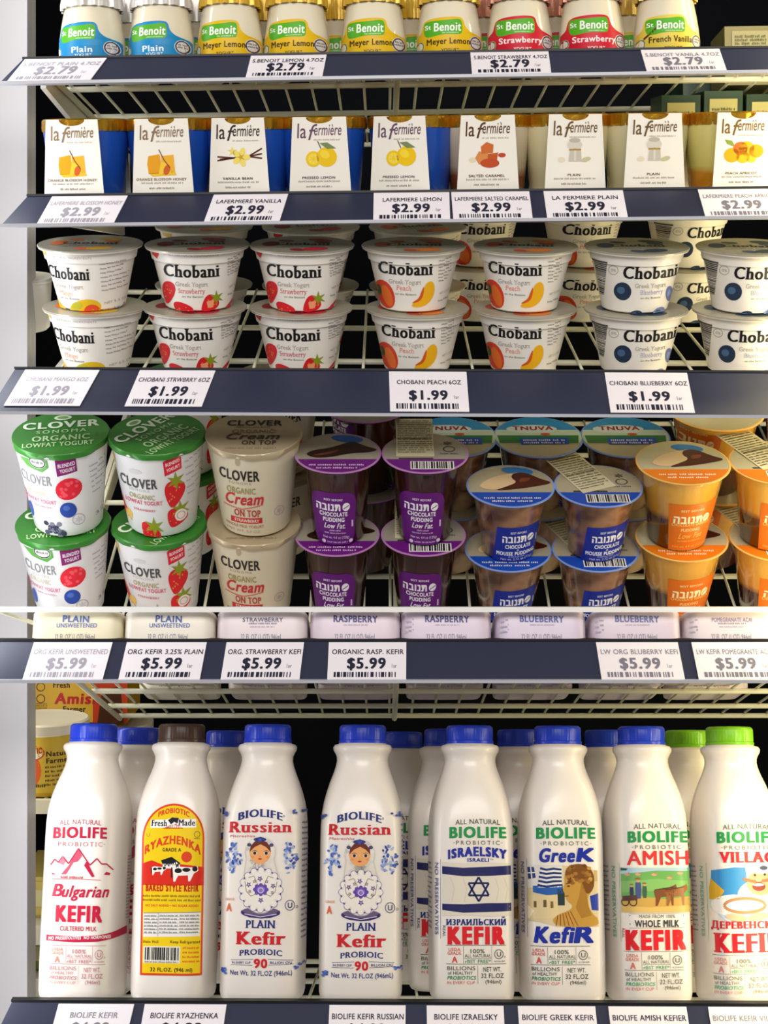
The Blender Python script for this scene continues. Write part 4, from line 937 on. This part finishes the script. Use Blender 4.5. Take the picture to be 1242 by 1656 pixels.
def c_russian(dx=0, dy=0, cx0=0):
    c = Canvas(.2818, 330, 1280, dx, dy); P = '4a3a98'
    c.text('BIOLIFE', 186, 440, 226, 42, NAVY, b=.09, sr=2, arc=22); c.ring(448, 200, 5, 2, NAVY); c.text('Russian', 140, 488, 292, 60, 'c81f2a', b=.08, sr=2, tilt=-3); c.text('Matreshka', 142, 286, 318, 13, 'c86a6a', b=.02, sh=.2)
    c.ell(325, 728, 112, 30, '6a5a78', 1); c.ell(316, 402, 88, 88, 'd3cabc', 2); c.ell(325, 592, 116, 142, 'd3cabc', 2, n=36); c.poly([(236, 430), (396, 430), (430, 560), (220, 560)], 'd3cabc', 2); c.poly([(244, 430), (388, 430), (422, 560), (228, 560)], 'e4dccf', 3); c.ell(318, 402, 80, 82, 'e4dccf', 3); c.ell(325, 592, 109, 136, 'e4dccf', 3, n=36)
    for q in range(9): c.ell(316 + 72 * math.sin(R(-80 + q * 20)), 395 - 70 * math.cos(R(-80 + q * 20)), 12, 10, ('c8c4c4', '4a4a6a', 'e8e4dc')[q % 3], 4)
    c.ell(316, 400, 60, 64, 'eca868', 5, n=28); c.poly([(256, 400), (262, 366), (285, 340), (318, 332), (350, 342), (372, 368), (376, 400), (350, 372), (318, 356), (284, 372)], '6a2c22', 6); c.ell(314, 330, 36, 12, '28367e', 6); c.star(314, 332, 16, 7, 5, '3a52a8', 7)
    for X in (286, 350): c.ell(X, 405, 13, 10, 'f4e4d4', 6); c.ell(X, 405, 9, 9, '2c1c18', 7); c.line([(X - 14, 395), (X, 390), (X + 14, 395)], 2.5, '5a2c20', 7)
    c.ell(316, 437, 11, 5, 'c0302a', 6); c.ell(316, 422, 4, 3, 'd88a50', 6); c.ell(276, 426, 9, 6, 'e89060', 6); c.ell(358, 426, 9, 6, 'e89060', 6)
    c.ring(324, 605, 112, 8, P, 4, ry=112, n=40)
    for q in range(16): 
        a = q * math.pi / 8; c.ell(324 + 106 * math.cos(a), 605 + 106 * math.sin(a), 17, 17, 'efe8dc', 5, n=12); c.ring(324 + 108 * math.cos(a), 605 + 108 * math.sin(a), 17, 3, '7a6aa8', 4, n=12)
    c.ell(324, 605, 98, 98, 'efe8dc', 6, n=30)
    for q in range(8): c.ell(324 + 26 * math.cos(q * .785), 604 + 18 * math.sin(q * .785), 18, 13, '6648a8', 7, q * 45)
    c.ell(324, 604, 24, 18, '8a70c4', 8); c.ring(324, 608, 14, 4, 'e0d4ec', 9); 
    for X, yy, r in ((318, 545, 18), (256, 578, 17), (392, 584, 17), (325, 662, 18), (288, 560, 12), (356, 560, 12), (262, 615, 12), (388, 620, 12)): c.star(X, yy, r, r * .45, 5, '5a3f9c', 8, X); c.ell(X, yy, 4, 4, 'e8c860', 9)
    for s in (-1, 1): c.line([(324 + s * 20, 625), (324 + s * 55, 640), (324 + s * 80, 615), (324 + s * 90, 560)], 4, '9a8c70', 7); c.line([(324 + s * 16, 580), (324 + s * 40, 530), (324 + s * 70, 540)], 4, '9a8c70', 7)
    c.poly([(216, 718), (252, 738), (325, 746), (400, 738), (432, 716), (428, 738), (380, 756), (325, 760), (262, 754), (222, 736)], '32286c', 7); c.line([(236, 736), (325, 752), (414, 736)], 4, 'd8d0e4', 8)
    for sx in (165, 480):
        for q in range(44):
            a = random.uniform(0, 6.28); r = random.random() ** .5; yy = 430 + r * 85 * math.sin(a); xx = sx + r * (50 - abs(yy - 430) * .15) * math.cos(a)
            c.ell(xx, yy, random.uniform(6, 15), random.uniform(4, 9), random.choice(('3a58b0', '5474c0', '8aa0d4', '2e4896', 'a8b8dc')), 2 + q % 3, random.uniform(0, 180), 10)
    c.text('GRADE', 126, 178, 664, 13, 'd89074', b=.02); c.text('A', 132, 164, 722, 40, 'd8683c', b=.1); c.ring(489, 688, 27, 4, '4a5078'); c.text('U', 476, 502, 702, 28, '4a5078', b=.05); c.text('D', 522, 536, 704, 14, '4a5078')
    c.text('PLAIN', 246, 406, 812, 42, NAVY, b=.07, sr=2); c.text('Kefir', 197, 465, 900, 68, 'cc2028', b=.1, sr=2); c.text('PROBIOIC', 214, 450, 962, 30, NAVY, b=.06, sr=2, arc=8)
    c.line([(165, 984), (290, 980)], 2, NAVY); c.line([(370, 978), (515, 984)], 2, NAVY); c.line([(165, 1010), (285, 1012)], 2, NAVY); c.line([(375, 1010), (515, 1004)], 2, NAVY)
    c.text('IN EVERY CUP', 172, 276, 1004, 12, NAVY, b=.03); c.text('BILLION CFU', 384, 505, 1002, 12, NAVY, b=.03); c.text('90', 293, 368, 1024, 46, 'cc2028', b=.08, sr=1); c.text('Net Wt. 32 FL.OZ (946mL)', 163, 507, 1062, 25, NAVY, b=.03, arc=-4)
    for X, yy, ww in ((545, 178, 48), (105, 186, 12), (560, 1020, 46), (124, 1046, 14)):
        for q in range(10): c.ell(X + random.uniform(-ww, ww), yy + random.uniform(-14, 14), 9, 6, random.choice(('3a58b0', '5474c0', '2e4896')), 2 + q % 2, n=8)
    for i in range(22): c.fine(556, 596, 240 + i * 30, 12, '5a68a8')
    return c
def c_flag():
    c = Canvas(.2818, 630, 1280)
    head(c, 343, 667, 322, '5a5e54', GR)
    c.text('ISRAELSKY', 335, 668, 438, 48, '25309a', b=.13, arc=18); c.text('ISRAELI', 445, 566, 452, 19, '25309a', b=.08); c.text('TM', 572, 590, 444, 8, '25309a')
    c.poly([(302, 455), (420, 462), (540, 455), (690, 462), (690, 745), (560, 750), (430, 742), (302, 748)], 'ded6c6', 1)
    c.poly([(302, 478), (420, 486), (560, 480), (690, 474), (690, 524), (560, 530), (420, 532), (302, 520)], '26285e', 2); c.poly([(302, 682), (420, 684), (560, 678), (690, 678), (690, 722), (560, 726), (420, 730), (302, 716)], '26285e', 2)
    for r in (0, 180):
        pts = [(507 + 66 * math.sin(R(r + q * 120)), 603 - 66 * math.cos(R(r + q * 120))) for q in range(4)]; c.line(pts, 11, '26285e', 3)
    for X in (350, 420, 600, 650): c.line([(X, 540), (X + 20, 600), (X + 6, 670)], 4, 'cfc6b4', 2)
    c.text('ИЗРАИЛЬСКИЙ', 325, 658, 797, 33, NAVY, b=.12, sr=2); c.text('KEFIR', 330, 652, 896, 88, RED, b=.15); c.text('REAL', 800, 860, 305, 15, '5a5a70', b=.03, down=1)
    block(c, 325, 905, '55594e', 'd0564a', '2a8a58'); side_words(c, 270, 460, 850, '4a5490', 292)
    return c
def c_greek():
    c = Canvas(.2818, 630, 1280); B2 = '1c2f9a'
    head(c, 845, 1180, 325, '5a5e54', GR)
    c.text('Greek', 853, 1060, 452, 74, B2, b=.13, sh=.25) if False else c.text('Gree', 853, 1058, 452, 72, B2, b=.10, sh=.2); c.text('K', 1068, 1168, 450, 72, B2, b=.11, sh=.2)
    c.poly([(790, 478), (985, 470), (1188, 500), (1188, 806), (960, 804), (860, 780), (790, 775)], 'd8c49a', 1)
    c.poly([(790, 470), (990, 470), (990, 560), (790, 600)], 'dcd8d0', 2); c.poly([(822, 585), (990, 575), (990, 628), (900, 634), (822, 620)], '2a5ca8', 3); c.poly([(1140, 640), (1188, 625), (1188, 720), (1150, 715)], '2a3fa0', 3)
    c.poly([(870, 486), (985, 482), (985, 590), (850, 596)], 'e4e2dc', 3)
    for i in range(5): c.poly([(866 - i * 4, 482 + i * 23), (900, 490 + i * 23), (940, 484 + i * 23), (985, 490 + i * 21), (985, 500 + i * 21), (940, 496 + i * 23), (900, 502 + i * 23), (864 - i * 4, 494 + i * 23)], '1c3270', 4)
    c.poly([(792, 484), (830, 482), (840, 540), (796, 550)], '1c3270', 4); c.line([(812, 484), (818, 545)], 7, 'e4e2dc', 5); c.line([(794, 516), (838, 512)], 7, 'e4e2dc', 5)
    c.poly([(800, 640), (960, 632), (965, 760), (800, 765)], 'ddc896', 3); c.rect(826, 842, 668, 702, '6a5430', 4); c.rect(880, 898, 660, 700, '6a5430', 4); c.rect(920, 936, 668, 704, '7a6238', 4); c.poly([(790, 690), (830, 720), (800, 765), (790, 760)], 'efe2c0', 4); c.rect(960, 1000, 600, 690, '2a3a3a', 3)
    # a plain golden bust
    c.sm([(1010, 490), (1040, 468), (1095, 462), (1140, 480), (1165, 520), (1168, 580), (1148, 620), (1128, 640), (1132, 700), (1160, 745), (1185, 760), (1188, 808), (960, 806), (925, 770), (960, 740), (1030, 715), (1046, 690), (1020, 672), (1006, 650), (1000, 625), (988, 605), (1002, 575), (1000, 535)], 'c09240', 5)
    c.sm([(1010, 490), (1040, 468), (1095, 462), (1140, 480), (1165, 520), (1168, 580), (1148, 620), (1122, 630), (1104, 600), (1096, 560), (1060, 545), (1020, 530), (1002, 530)], '7a4c1c', 6)
    for q in range(26): c.ell(1085 + random.uniform(-70, 70), 525 + random.uniform(-52, 60), 13, 10, random.choice(('8f5e26', 'a8742e', '6a3e14', 'c4964a')), 7 + q % 2, n=8)
    c.poly([(1096, 560), (1122, 630), (1132, 700), (1150, 745), (1090, 760), (1060, 700), (1080, 640)], 'a87a30', 6); c.line([(1008, 572), (1032, 568)], 6, '6a4418', 7); c.ell(1022, 585, 9, 5, '6a4418', 7); c.line([(1000, 640), (1022, 638)], 5, '8a5422', 7)
    for q in range(6): c.line([(960 + q * 14, 742 - q * 4), (950 + q * 24, 800)], 5, '8a4c28', 6)
    c.rect(1166, 1184, 500, 560, 'c8a870', 4)
    c.text('Kefi', 822, 1040, 890, 84, B2, b=.10, sh=.2); c.text('R', 1046, 1156, 890, 84, B2, b=.11, sh=.2)
    block(c, 805, 910, '55594e', 'd0564a', '2a8a58'); side_words(c, 762, 458, 848, '6a6a90', 788)
    return c
def c_amish():
    c = Canvas(.2818, 892, 1280)
    head(c, 443, 780, 345, '6a6e62', GR); c.text('AMISH', 436, 782, 468, 76, 'd23434', b=.05)
    c.rect(398, 795, 485, 728, '6ea85a', 1); c.poly([(398, 485), (795, 485), (795, 505), (600, 500), (398, 520)], 'a8c8d4', 2); c.poly([(398, 560), (600, 545), (795, 560), (795, 600), (398, 620)], '84b868', 2); c.poly([(398, 650), (500, 640), (650, 655), (795, 640), (795, 728), (398, 728)], 'c8a050', 2); c.poly([(398, 690), (560, 700), (795, 690), (795, 728), (398, 728)], 'd8b468', 3); c.poly([(398, 485), (440, 490), (430, 500), (398, 502)], '2a5a40', 3)
    for X, yy in ((435, 522), (495, 520), (585, 522), (670, 540), (730, 515)): c.ell(X, yy, 16, 7, 'd8a084', 3); c.ell(X + 10, yy - 6, 5, 5, 'c88060', 4)
    for X, yy, s, h in ((458, 590, 1, '3c3a58'), (495, 565, 1.5, '4a5488'), (530, 585, 1.1, '44604a')): c.poly([(X - 10 * s, yy), (X + 10 * s, yy), (X + 12 * s, yy + 28 * s), (X + 8 * s, yy + 58 * s), (X - 8 * s, yy + 58 * s), (X - 12 * s, yy + 28 * s)], h, 4); c.ell(X, yy - 8 * s, 7 * s, 8 * s, 'd0a078', 5); c.ell(X, yy - 14 * s, 11 * s, 4 * s, '8a6a30', 6)
    for X in (580, 640): c.poly([(X, 610), (X + 60, 600), (X + 105, 585), (X + 125, 575), (X + 130, 600), (X + 110, 625), (X + 108, 690), (X + 98, 690), (X + 92, 640), (X + 40, 645), (X + 20, 692), (X + 8, 692), (X + 10, 650)], '7c4a2c' if X == 580 else '9a643a', 5); c.line([(X + 4, 606), (X + 110, 590)], 5, '4a2a1c', 6)
    for X in (420, 465): c.ring(X, 672, 20, 6, '5a3a2c', 5)
    c.poly([(405, 640), (485, 632), (490, 660), (405, 668)], '5a3c34', 5)
    c.text('MADE FROM 100%', 495, 695, 758, 18, '6a6a60', b=.02); c.text('WHOLE MILK', 470, 716, 806, 36, '3a3c38', b=.07)
    c.line([(440, 735), (750, 733)], 2, '8a8a80'); c.line([(440, 812), (750, 812)], 2, '8a8a80')
    for X in (444, 742): 
        for yy in (745, 790): c.ell(X, yy, 3, 3, '4a4a44', 2)
    c.text('KEFIR', 414, 754, 926, 100, RED, b=.15); c.text('REAL', 815, 868, 398, 15, 'c86a5a', b=.03, down=1)
    block(c, 408, 938, '70746a', 'd87464', '58a878'); side_words(c, 356, 480, 868, '6ab090', 390)
    return c
def c_village():
    c = Canvas(.2818, 892, 1280)
    head(c, 958, 1298, 348, '6a6e62', GR); c.text('VILLAGE', 970, 1330, 456, 58, 'c82430', b=.12, sr=2)
    c.poly([(920, 500), (1050, 482), (1200, 484), (1335, 500), (1335, 780), (990, 770), (905, 700), (910, 560)], 'c4dcec', 1); c.poly([(920, 500), (1050, 482), (1110, 484), (1120, 600), (1040, 640), (960, 640), (915, 600)], '3a8ac8', 2); c.poly([(905, 600), (915, 545), (990, 610), (960, 660), (905, 660)], 'd8a828', 3)
    c.ell(1040, 690, 130, 60, 'ece8e2', 3); c.ell(1180, 640, 120, 90, 'e8dcd8', 3)
    c.ell(1190, 570, 76, 66, 'e4a07a', 5); c.ell(1200, 495, 46, 26, 'd8d4d4', 6); c.ell(1210, 486, 22, 12, '3a4a6a', 7); c.ell(1180, 588, 36, 24, '8a2420', 7); c.ell(1178, 578, 30, 8, 'f0e8e0', 8); c.line([(1095, 545), (1150, 560), (1215, 556), (1290, 540)], 16, 'a86a48', 7); c.ell(1180, 548, 18, 14, 'e8a888', 8); c.ell(1160, 525, 7, 7, '3a2a24', 8); c.ell(1215, 522, 7, 7, '3a2a24', 8)
    c.ring(1100, 690, 112, 16, 'b8845a', 6, ry=38, n=32); c.ell(1100, 686, 100, 28, 'bcd6e8', 5); c.ell(1050, 755, 60, 20, 'e0b494', 6, 8); c.ell(1170, 752, 60, 22, 'e0b494', 6, -8)
    c.text('ДЕРЕВЕНСКИЙ', 908, 1330, 815, 40, 'c82430', b=.12, sr=2); c.text('KEFIR', 925, 1300, 944, 104, RED, b=.13, sr=2)
    block(c, 910, 958, '808478', 'd88474', '68b088'); side_words(c, 862, 482, 868, '7ab89c', 892)
    return c
def seen_turn(px): return math.atan2(px - 621, 1000)     # how far each bottle shows its side in the photo
BLUECAP, BROWN, LIME = '1c3fd0', '4a3428', '7cc41c'
BT = [(141, BLUECAP, c_bulgarian, 'with crimson mountain drawing, leftmost bottle, blue cap', 71), (286, BROWN, c_ryazhenka, 'with arched yellow and red farm label and brown cap', 70), (428, BLUECAP, lambda: c_russian(), 'with a nesting doll, left of the two doll bottles', 70), (584, BLUECAP, lambda: c_russian(161.5, 4), 'with a nesting doll, right of the two doll bottles', 68),
      (760, BLUECAP, c_flag, 'with a blue and white flag picture', 70), (905, BLUECAP, c_greek, 'with a golden bust and striped flag picture', 70), (1043, BLUECAP, c_amish, 'with a farm field picture and blue cap', 70), (1188, LIME, c_village, 'with a lime green cap at the right edge', 72)]
BR = []
for i, (px, cap, cv, lb, half) in enumerate(BT):
    phi = -seen_turn(px)     # turned so that the outer bottles show the side nearer the middle
    phi_own = phi * .55
    spin = phi_own + faceto(px) * 0 - 0
    sp = S6.at(px, .046, 0, 0)
    nat = -math.atan2(px - 621, F)
    turn = phi * .5          # extra turn given to the bottle itself
    sp = S6.at(px, .046, 0, 0, .11)
    sp.mw = sp.mw @ Matrix.Rotation(-turn, 4, 'Z')
    BR.append(bottle(sp, -turn + faceto(px), cap, 'white kefir bottle ' + lb, cv(), half, 5 if i == 0 else 0, .93 if i == 0 else 1))
for px, j, v, lb in ((216, 0, .140, 'blue capped kefir bottle behind the crimson and yellow labelled bottles'), (362, 2, .215, 'blue capped kefir bottle far back behind the brown capped one'), (648, 4, .225, 'blue capped kefir bottle behind and between the doll and flag bottles'), (722, 4, .135, 'blue capped kefir bottle close behind the flag bottle, to its left'),
                     (842, 5, .140, 'blue capped kefir bottle between flag and bust bottles in the back row'), (986, 6, .140, 'blue capped kefir bottle between bust and farm bottles in the back row'), (1118, 7, .140, 'lime capped kefir bottle in the back row')):
    copy_tree(BR[j], S6.at(px, v, 0, 0, .11).mw, lb, 'kefir bottles in the back row')

# ------------------------------------------------------------------ tubs and boxes behind, at the left of the bottle shelf
def world_thing(name, label, cat, px, py, Y): return thing(name, label, cat, Matrix.Translation(world(px, py, Y)))
Y = .30; k = (D + Y) / F
z0 = world(120, 1268, Y).z
root = thing('inner_shelf', 'small white wire rack at the back left carrying the tubs', 'shelf', Matrix.Translation((world(120, 1272, Y).x, Y, z0)))
mb = MB()
for i in range(9): mb.tube((-.075 + i * .0185, -.07, -.0025), (-.075 + i * .0185, .10, -.0025), .0015, 6)
mb.tube((-.08, .05, -.005), (.08, .05, -.005), .003)
link('wire_grid', mb.mesh('wire_grid', WIRE, True), root)
mb = MB(); mb.box(-.08, .08, -.075, -.066, -.014, 0)
link('shelf_frame', mb.mesh('shelf_frame', WIRE), root)
def tub(px, lab, Yt, r, h, full=True):
    kk = (D + Yt) / F
    p = world(px, 1268, Yt); root = thing('cheese_tub', lab, 'tub', Matrix.Translation((p.x, Yt, z0)))
    link('tub', lathe('tub', [(0, 0), (r * .84, 0), (r * .86, 3), (r * .95, h - 8), (r * .95, h)], mat('d9b93a', .35, name='tub'), kk), root)
    link('lid', lathe('lid', [(r * .96, h - 4), (r, h - 2), (r, h + 12), (r * .96, h + 15), (r * .9, h + 13), (0, h + 13)], mat('e6e0cc', .35, name='plastic'), kk, 64, None, False), root)
    c = Canvas(); c.ell(px - 20, 1225, 30, 34, 'd8602a', 1, n=28); c.ell(px - 10, 1197, 26, 13, 'f0ead8', 2); c.ring(px - 10, 1197, 25, 2, 'c02a20', 3, ry=12.5); c.text('PROBIOTIC', px - 32, px + 12, 1201, 9, 'c02a20', b=.1, tilt=-4)
    c.text('Natural', px + 18, px + 56, 1203, 8, '3a2a18', b=.06); c.text('Farmer', px + 18, px + 54, 1214, 8, '3a2a18', b=.06)
    for i in range(5): c.fine(px + 16, px + 56, 1222 + i * 7, 4, '4a3a20')
    c.poly([(px - 44, 1235), (px - 24, 1215), (px - 12, 1252), (px - 40, 1256)], '3a1c14', 3); c.fine(px - 5, px + 16, 1252, 6, '3a2a18'); c.rect(px - 60, px + 70, 1262, 1266, 'c8a020', 1)
    part_print(c, 'printing', root, lambda a, b2, L: cupxy(a - px, 1268 - b2, r * .86, r * .95, h, kk, L), 9)
def cupxy(u, z, r0, r1, h, kk, L):
    z = max(0, z); r = r0 + (r1 - r0) * min(1, z / h); q = max(-.98, min(.98, u / r)); a = math.asin(q); rr = r * kk + OFF(L)
    return (rr * math.sin(a), -rr * math.cos(a), z * kk)
tub(70, 'yellow and orange farmer cheese tub with white lid beside the left wall', .28, 74, 100)
Yb = .42; kb = (D + Yb) / F; pb = world(128, 1168, Yb)
root = thing('cheese_box', 'yellow farmer cheese box with red script standing on the tub lids', 'cheese box', Matrix.Translation((pb.x, Yb, pb.z)))
mb = MB(); mb.box(-78 * kb, 78 * kb, 0, .10, 0, 84 * kb); link('box', mb.mesh('box', mat('dcae22', .5, name='card')), root)
c = Canvas(.5, 0, 970); c.rect(300, 412, 255, 398, 'c8401c', 1); c.poly([(315, 398), (330, 290), (390, 280), (400, 398)], '4a2412', 2); c.text('Amish', 176, 322, 336, 34, 'c0202a', b=.09, sh=.1); c.text('Fresh', 172, 226, 284, 18, '3a2410', b=.06); c.text('Farmer', 204, 278, 362, 18, '3a2410', b=.08); c.text('Cheese', 204, 272, 386, 18, '3a2410', b=.08)
for yy in (282, 320): c.ring(132, yy, 13, 3, '4a3a18', 2)
for i in range(4): c.fine(115, 152, 338 + i * 7, 5, '4a3a18')
c.poly([(106, 258), (300, 258), (300, 262), (106, 262)], 'b8581c', 1)
part_print(c, 'printing', root, lambda a, b2, L: ((a - 128) * kb, -OFF(L), (1168 - b2) * kb))
# second tub behind, carrying the box
p = world(170, 1172, .44); kk = (D + .44) / F
root = thing('cheese_tub', 'white lidded tub behind the farmer cheese tub', 'tub', Matrix.Translation((p.x, .47, z0)))
hh = (p.z - z0) / kk - 14
link('tub', lathe('tub', [(0, 0), (60, 0), (68, hh)], mat('d9b93a', .35, name='tub'), kk), root); link('lid', lathe('lid', [(68, hh - 3), (72, hh), (72, hh + 12), (0, hh + 13)], mat('e6e0cc', .35, name='plastic'), kk, 64, None, False), root)
# blocks low down behind the first bottle
for px, py, hh, colr, lb in ((70, 1486, 66, 'c8b868', 'pale yellow cheese block on the deep shelf behind the first bottle'), (66, 1572, 60, '7c8a3a', 'olive green carton low down behind the first bottle')):
    Yq = .34; p = world(px, py, Yq); kq = (D + Yq) / F
    root = thing('dairy_block', lb, 'carton', Matrix.Translation((p.x, Yq, p.z)))
    mb = MB(); mb.box(-50 * kq, 50 * kq, 0, .12, 0, hh * kq); me = mb.mesh('wrapper', mat(colr, .45, noise=.4, name='wrapper'))
    bm = bmesh.new(); bm.from_mesh(me); bmesh.ops.bevel(bm, geom=bm.edges[:], offset=.004, segments=2, affect='EDGES'); bm.to_mesh(me); bm.free(); link('wrapper', me, root)
    mb = MB(); mb.box(-40 * kq, 40 * kq, -.0006, 0, hh * .3 * kq, hh * .7 * kq); link('label', mb.mesh('label', mat('d8d0a0', .5, name='print')), root)
    g = thing('ledge', 'narrow white ledge under the ' + lb.split(' on ')[0].split(' low ')[0], 'shelf', Matrix.Translation((p.x, Yq, p.z)))
    mb = MB(); mb.box(-.05, .05, -.03, .14, -.014, -.0003); link('board', mb.mesh('board', WIRE), g); mb = MB(); mb.box(-.05, .05, -.034, -.03, -.018, .003); link('lip', mb.mesh('lip', WHITE_METAL), g)
# dark green cartons behind the sleeves and behind the jars at the right
def carton(px, py, Yq, wpx, hpx, colr, lcol, lb, fr_v):
    sp = fr_v; kq = sp.k
    root = thing('milk_carton', lb, 'carton', sp.mw)
    mb = MB(); mb.box(-wpx / 2 * kq, wpx / 2 * kq, 0, .07, 0, hpx * kq); link('box', mb.mesh('box', mat(colr, .45, name='card')), root)
    mb = MB(); mb.box(-wpx * .36 * kq, wpx * .36 * kq, -.0006, 0, hpx * .45 * kq, hpx * .92 * kq); link('label', mb.mesh('label', mat(lcol, .5, name='print')), root)
    c = Canvas()
    for i in range(6): c.fine(-wpx * .3, wpx * .3, -hpx * (.5 + .06 * i), 5, '5a5a30')
    part_print(c, 'printing', root, lambda a, b2, L: (a * kq, -.0007 - OFF(L), -b2 * kq))
carton(0, 0, 0, 62, 150, '23402a', 'b8b070', 'dark green carton with pale label behind the sleeved pots, left one', S2.at(1100, .16))
carton(0, 0, 0, 62, 156, '23402a', 'c0b878', 'dark green carton with pale label behind the sleeved pots, middle one', S2.at(1168, .16))
carton(0, 0, 0, 62, 150, '23402a', 'c4bc7c', 'dark green carton with pale label behind the sleeved pots, right one', S2.at(1236, .16))
carton(0, 0, 0, 84, 95, '7a7444', '9a946a', 'pale yellow carton at the top right corner behind the jars', S1.at(1215, .16))
carton(0, 0, 0, 90, 60, '27442c', '3a5a3a', 'dark green box standing right of the vanilla jar', S1.at(1150, .24))
